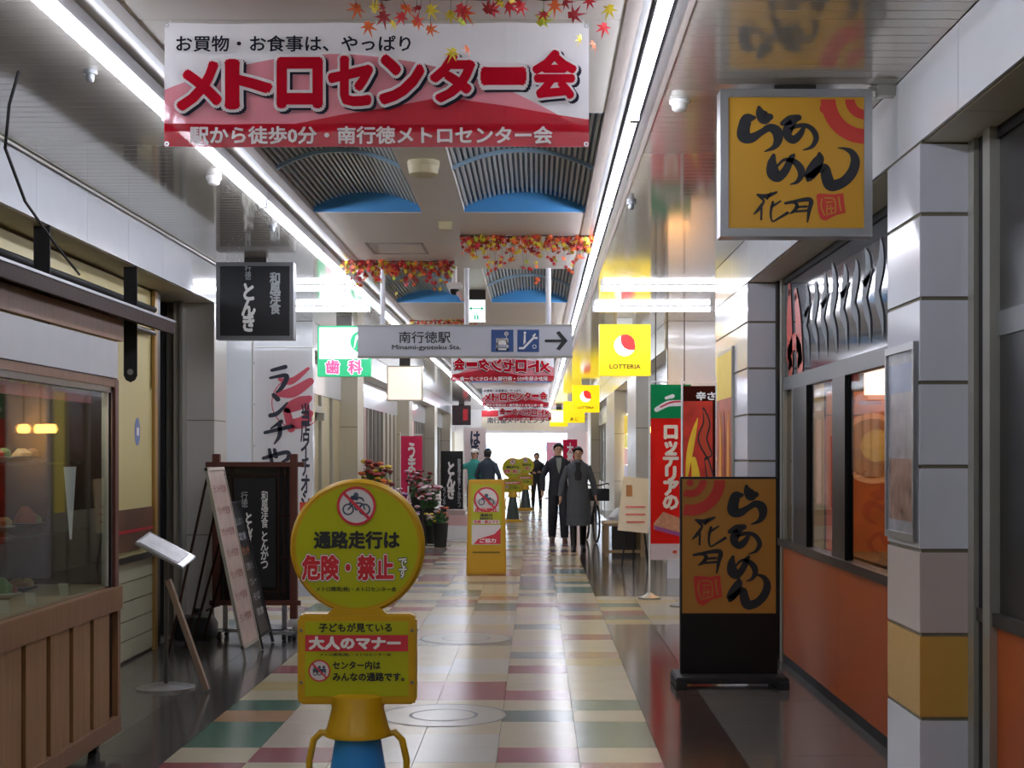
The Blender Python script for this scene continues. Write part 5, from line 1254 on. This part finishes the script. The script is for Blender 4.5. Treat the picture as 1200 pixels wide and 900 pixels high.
def person(lab, loc, rz, hgt, P, clothes, hair='short', grp=None):
    """figure facing local -y. P: pose (foot offsets, hands); clothes: colours; one continuous body with fingers"""
    t = thing('person', lab, 'person', loc, rz, grp)
    s = hgt/1.70
    hipz, kn, an = .90*s, .48*s, .075*s
    vs, rs, es = [], [], []
    def a(p, r, prev=None):
        vs.append(tuple(p)); rs.append(r*s if not isinstance(r, tuple) else tuple(q*s for q in r))
        if prev is not None: es.append((prev, len(vs)-1))
        return len(vs)-1
    pel = a((0, 0, .93*s), (.145, .10)); wst = a((0, .005, 1.08*s), (.125, .088), pel); chs = a((0, .0, 1.28*s), (.15, .10), wst); nk = a((0, .01, 1.42*s), (.070, .065), chs)
    hd = P.get('head', (0, 0)); n2 = a((0, 0, 1.485*s), .052, nk); h1 = a((hd[0]*.3, -.012, 1.55*s), (.066, .078), n2); h2 = a((hd[0]*.6, -.012, 1.61*s), (.074, .09), h1); h3 = a((hd[0], -.003, 1.665*s), (.058, .075), h2)
    J = {}
    for side, sx in (('L', -1), ('R', 1)):
        fx, fy, fz = P.get('foot'+side, (sx*.09, 0, 0))
        hip = a((sx*.085*s, 0, .88*s), .088, pel)
        kx = (sx*.09*s+fx)/2; ky = min(0, (fy)/2)-.03*s if fy <= .02 else fy*.42-.05*s
        kne = a((kx, ky, kn+fz*.5), .056, hip); cal = a((kx*.5+fx*.5, ky*.55+fy*.45+.012, kn*.68+fz*.8), .055, kne)
        ank = a((fx, fy, an+fz), .036, cal); hl = a((fx, fy+.015, .045*s+fz), .034, ank); ba = a((fx+sx*.01, fy-.11*s, .034*s+fz*.6), .036, hl); toe = a((fx+sx*.012, fy-.17*s, .028*s+fz*.5), .026, ba)
        J['leg'+side] = [vs[hip], vs[kne], vs[cal], vs[ank]]; J['ft'+side] = (fx, fy, fz)
        sh = a((sx*.158*s, .01, 1.365*s), .054, nk)
        el, wr_ = P['arm'+side]; el = V3(*el)*s; wr_ = V3(*wr_)*s
        up = a(V3(*vs[sh]).lerp(el, .45), .046, sh); e = a(el, .038, up); fo = a(el.lerp(wr_, .4), .038, e); w_ = a(wr_, .026, fo)
        d = (wr_-el).normalized(); side_v = d.cross(V3(0, 1, 0)); side_v = side_v.normalized() if side_v.length > .1 else V3(1, 0, 0)
        front = V3(0, -1, 0) if abs(d.y) < .7 else V3(0, 0, 1)
        wid = (front - d*front.dot(d)).normalized(); curl = d.cross(wid)*(-sx)
        pm = a(wr_+d*.05*s, (.030, .018), w_)
        for k, (o_, L) in enumerate(((.027, .068), (.009, .078), (-.009, .072), (-.026, .056))):
            b0 = a(wr_+d*.088*s+wid*o_*s, .0098, pm); b1 = a(V3(*vs[b0])+(d*.9+curl*.35)*L*.5*s, .0088, b0); a(V3(*vs[b1])+(d*.7+curl*.7)*L*.5*s, .0072, b1)
        th = a(wr_+d*.03*s+wid*.032*s, .0115, w_); a(V3(*vs[th])+(d*.75+wid*.5+curl*.2)*.045*s, .0095, th)
        J['arm'+side] = [vs[sh], vs[up], vs[e], vs[fo], vs[w_]]
    body = skin_mesh('body', vs, es, rs, SK, t, root=pel, sub=1)
    hx = hd[0]; hz = 1.605*s; k = s
    # face
    face = MB(); face._add([(hx-.014*k, -.098*k, hz-.022*k), (hx+.014*k, -.098*k, hz-.022*k), (hx, -.118*k, hz-.022*k), (hx, -.095*k, hz+.018*k)], [(0, 1, 2), (0, 2, 3), (2, 1, 3)]); face.build('nose', SK, t)
    for sx in (-1, 1):
        MB().loft([(hx+sx*.028*k, -.088*k, hz-.002*k, .010*k, .008*k), (hx+sx*.028*k, -.089*k, hz+.004*k, .012*k, .010*k), (hx+sx*.028*k, -.088*k, hz+.010*k, .008*k, .006*k)]).build('eye', m_eye, t, smooth=True)
        MB().box(hx+sx*.03*k-.016*k, hx+sx*.03*k+.016*k, -.096*k, -.082*k, hz+.022*k, hz+.027*k).build('eyebrow', m_hair, t)
        MB().loft([(hx+sx*.073*k, .0, hz-.028*k, .006*k, .010*k), (hx+sx*.078*k, .0, hz, .009*k, .018*k), (hx+sx*.076*k, .0, hz+.02*k, .006*k, .012*k)]).build('ear', SK, t, smooth=True)
    MB().box(hx-.02*k, hx+.02*k, -.094*k, -.082*k, hz-.050*k, hz-.042*k).build('mouth', m_lip_, t, bevel=.002)
    # hair: cap shell over crown and back
    hb = MB(); vv = []; N, Mr = 20, 8
    for i in range(Mr+1):
        ph = i/Mr
        for j in range(N):
            th = 2*PI*j/N; fr_ = .5-.5*math.sin(th)           # 1 at front (-y)
            low = .74+.30*max(0, 1-(fr_-.55)/.45)**2 if fr_ > .55 else (1.42 if fr_ > .38 else (1.62 if hair != 'bob' else 2.1)); low += .05*math.sin(th*9)
            pol = ph*low*1.25
            rad = math.sin(min(pol, PI/2)); zz = math.cos(min(pol, PI/2))
            drop = max(0, pol-PI/2)*.09
            vv.append((hx+.090*k*rad*math.cos(th)*(1-.1*(drop > .02)), .0+.106*k*rad*math.sin(th), hz+.018*k+.098*k*zz*(1+.02*math.sin(th*5+i))-drop*k))
    hb._add(vv, [(i*N+j, i*N+(j+1) % N, (i+1)*N+(j+1) % N, (i+1)*N+j) for i in range(Mr) for j in range(N)])
    hb.build('hair', clothes.get('hair', m_hair), t, smooth=True)
    if clothes.get('hat'):
        MB().loft([(hx, 0, hz+.045*k, .10*k, .115*k), (hx, 0, hz+.10*k, .09*k, .10*k), (hx, 0, hz+.125*k, .05*k, .06*k)]).loft([(hx, -.07*k, hz+.04*k, .085*k, .11*k), (hx, -.07*k, hz+.05*k, .085*k, .11*k)]).build('hat', clothes['hat'], t, smooth=True)
    # trousers
    if clothes.get('legs'):
        for side in 'LR':
            L = J['leg'+side]; w_ = clothes.get('legw', 1.)
            MB().tube([(L[0][0], L[0][1], L[0][2]+.05*s), L[0], L[1], L[2], (L[3][0], L[3][1], L[3][2]+.0)], [.09*s, .098*s, .075*s*w_, .068*s*w_, .058*s*w_], 14).build('trouser_leg', clothes['legs'], t, smooth=True)
    for side, sx in (('L', -1), ('R', 1)):
        fx, fy, fz = J['ft'+side]
        MB().loft([(fx+sx*.006, fy-.075*s, fz*.5, .045*s, .135*s), (fx+sx*.006, fy-.075*s, fz*.5+.022*s, .047*s, .137*s), (fx+sx*.004, fy-.06*s, fz*.6+.055*s, .043*s, .11*s), (fx, fy-.01*s, fz+.085*s, .042*s, .055*s), (fx, fy, fz+.105*s, .043*s, .048*s)]).build('shoe', clothes.get('shoe', m_black), t, smooth=True)
    # top / coat
    hem = clothes.get('hem', .86)*s; fl = clothes.get('flare', 1.)
    lng = hem < .6*s; rings = [(0, -.02*lng, hem, .175*s*fl, (.21 if lng else .13)*s*fl)]
    if lng: rings.append((0, -.02, .7*s, .19*s, .19*s))
    for z, rx, ry in ((.95, .172, .125), (1.08, .160, .118), (1.2, .168, .125), (1.32, .192, .130), (1.385, .188, .122), (1.425, .160, .108), (1.455, .105, .088), (1.485, .075, .074), (1.50, .068, .068)):
        if z*s > hem+.02: rings.append((0, .004, z*s, rx*s*(1 if z > 1.0 else (1+fl)/2), ry*s*(1.25 if lng and z < 1.0 else 1)))
    MB().loft(rings).build(clothes.get('topname', 'coat'), clothes['top'], t, smooth=True)
    for side in 'LR':
        A_ = J['arm'+side]; sw = clothes.get('sleeve', 1.)
        MB().tube([(A_[0][0]*.72, A_[0][1], A_[0][2]-.02), (A_[0][0]*1.02, A_[0][1], A_[0][2]-.005), A_[1], A_[2], A_[3], V3(*A_[3]).lerp(V3(*A_[4]), .9)], [.052*s, .068*s, .060*s*sw, .052*s*sw, .050*s*sw, .046*s*sw], 12).build('sleeve', clothes['top'], t, smooth=True)
    if clothes.get('shirt'):
        MB().prism([(-.05*s, 1.46*s), (.05*s, 1.46*s), (.035*s, 1.3*s), (0, 1.18*s), (-.035*s, 1.3*s)], -.131*s, -.118*s).build('shirt_front', clothes['shirt'], t)
    return t, s
m_coat = mat('coat_charcoal', '#4d5053', .8, var=.12, scale=30); m_suit = mat('suit_black', '#1d1e24', .7); m_dk = mat('dress_black', '#121214', .7); m_teal = mat('jacket_teal', '#3fa79b', .7); m_slate = mat('jacket_slate', '#33414f', .7)
t, s = person('woman in a long charcoal coat and black boots walking towards the camera, right', (.64, 23.2, 0), 0, 1.60,
    dict(footL=(-.07, -.16, 0), footR=(.08, .10, 0), armL=((-.255, .02, 1.13), (-.285, -.03, .88)), armR=((.25, .03, 1.13), (.29, .02, .90)), head=(.0, 0)),
    dict(top=m_coat, hem=.42, flare=1.12, legs=m_black, legw=.85, shirt=m_dk, shoe=m_black), hair='short')
MB().loft([(0, -.085*s, 1.40*s, .055*s, .03*s), (0, -.10*s, 1.28*s, .07*s, .035*s), (0, -.118*s, 1.16*s, .05*s, .02*s)]).build('scarf', m_dk, t, smooth=True)
t, s = person('man in a dark suit and open pale shirt walking left of the woman', (.37, 25.6, 0), math.radians(4), 1.67,
    dict(footL=(-.10, .08, 0), footR=(.09, -.18, 0), armL=((-.27, .05, 1.14), (-.28, -.03, .87)), armR=((.24, .05, 1.15), (.20, -.16, 1.12)), head=(.0, 0)),
    dict(top=m_suit, hem=.80, legs=m_suit, legw=1.15, shirt=mat('shirt_grey', '#8e9288', .7), shoe=mat('shoe_brown', '#59402f', .5)))
B(.17*s, .20*s, -.20*s, -.19*s, 1.10*s, 1.22*s).build('white_badge', m_wh, t)
person('distant person in a dark jacket and trousers walking in the middle of the corridor', (.0, 41, 0), 0, 1.52,
    dict(footL=(-.10, -.06, 0), footR=(.10, .06, 0), armL=((-.26, -.02, 1.12), (-.10, -.20, 1.10)), armR=((.26, -.02, 1.12), (.10, -.20, 1.12))),
    dict(top=m_suit, hem=.78, legs=m_black, legw=.85), hair='bob')
person('person in a teal jacket and pale cap reaching an arm to the left', (-1.30, 31.2, 0), math.radians(-25), 1.58,
    dict(footL=(-.10, 0, 0), footR=(.10, .03, 0), armL=((-.38, -.12, 1.28), (-.60, -.22, 1.30)), armR=((.25, -.02, 1.12), (.22, -.2, 1.0))),
    dict(top=m_teal, hem=.80, legs=mat('trouser_grey', '#5b5c60', .7), hat=m_wh))
t, s = person('person in a slate blue jacket seen from behind, beside the teal jacket', (-1.00, 30.6, 0), math.radians(160), 1.60,
    dict(footL=(-.10, 0, 0), footR=(.10, .02, 0), armL=((-.27, .02, 1.12), (-.24, -.15, .95)), armR=((.27, 0, 1.12), (.24, -.15, .98))),
    dict(top=m_slate, hem=.78, legs=m_black), hair='bob')
# ================================================================ FAR DETAILS
t = thing('yellow_easel', 'small yellow notice stand far back beyond the distant cone signs', 'sign', (-.62, 46, 0))
B(-.25, .25, 0, .03, .35, 1.35).build('board', m_syg, t); B(-.2, -.17, -.1, .13, 0, .4).build('leg', m_sy, t); B(.17, .2, -.1, .13, 0, .4).build('leg', m_sy, t)
for k, z in enumerate((1.2, .95, .7, .5)): text('自転車禁止', 0, z, .4, .1, -.003, (m_red, m_ink)[k % 2], t, .03)
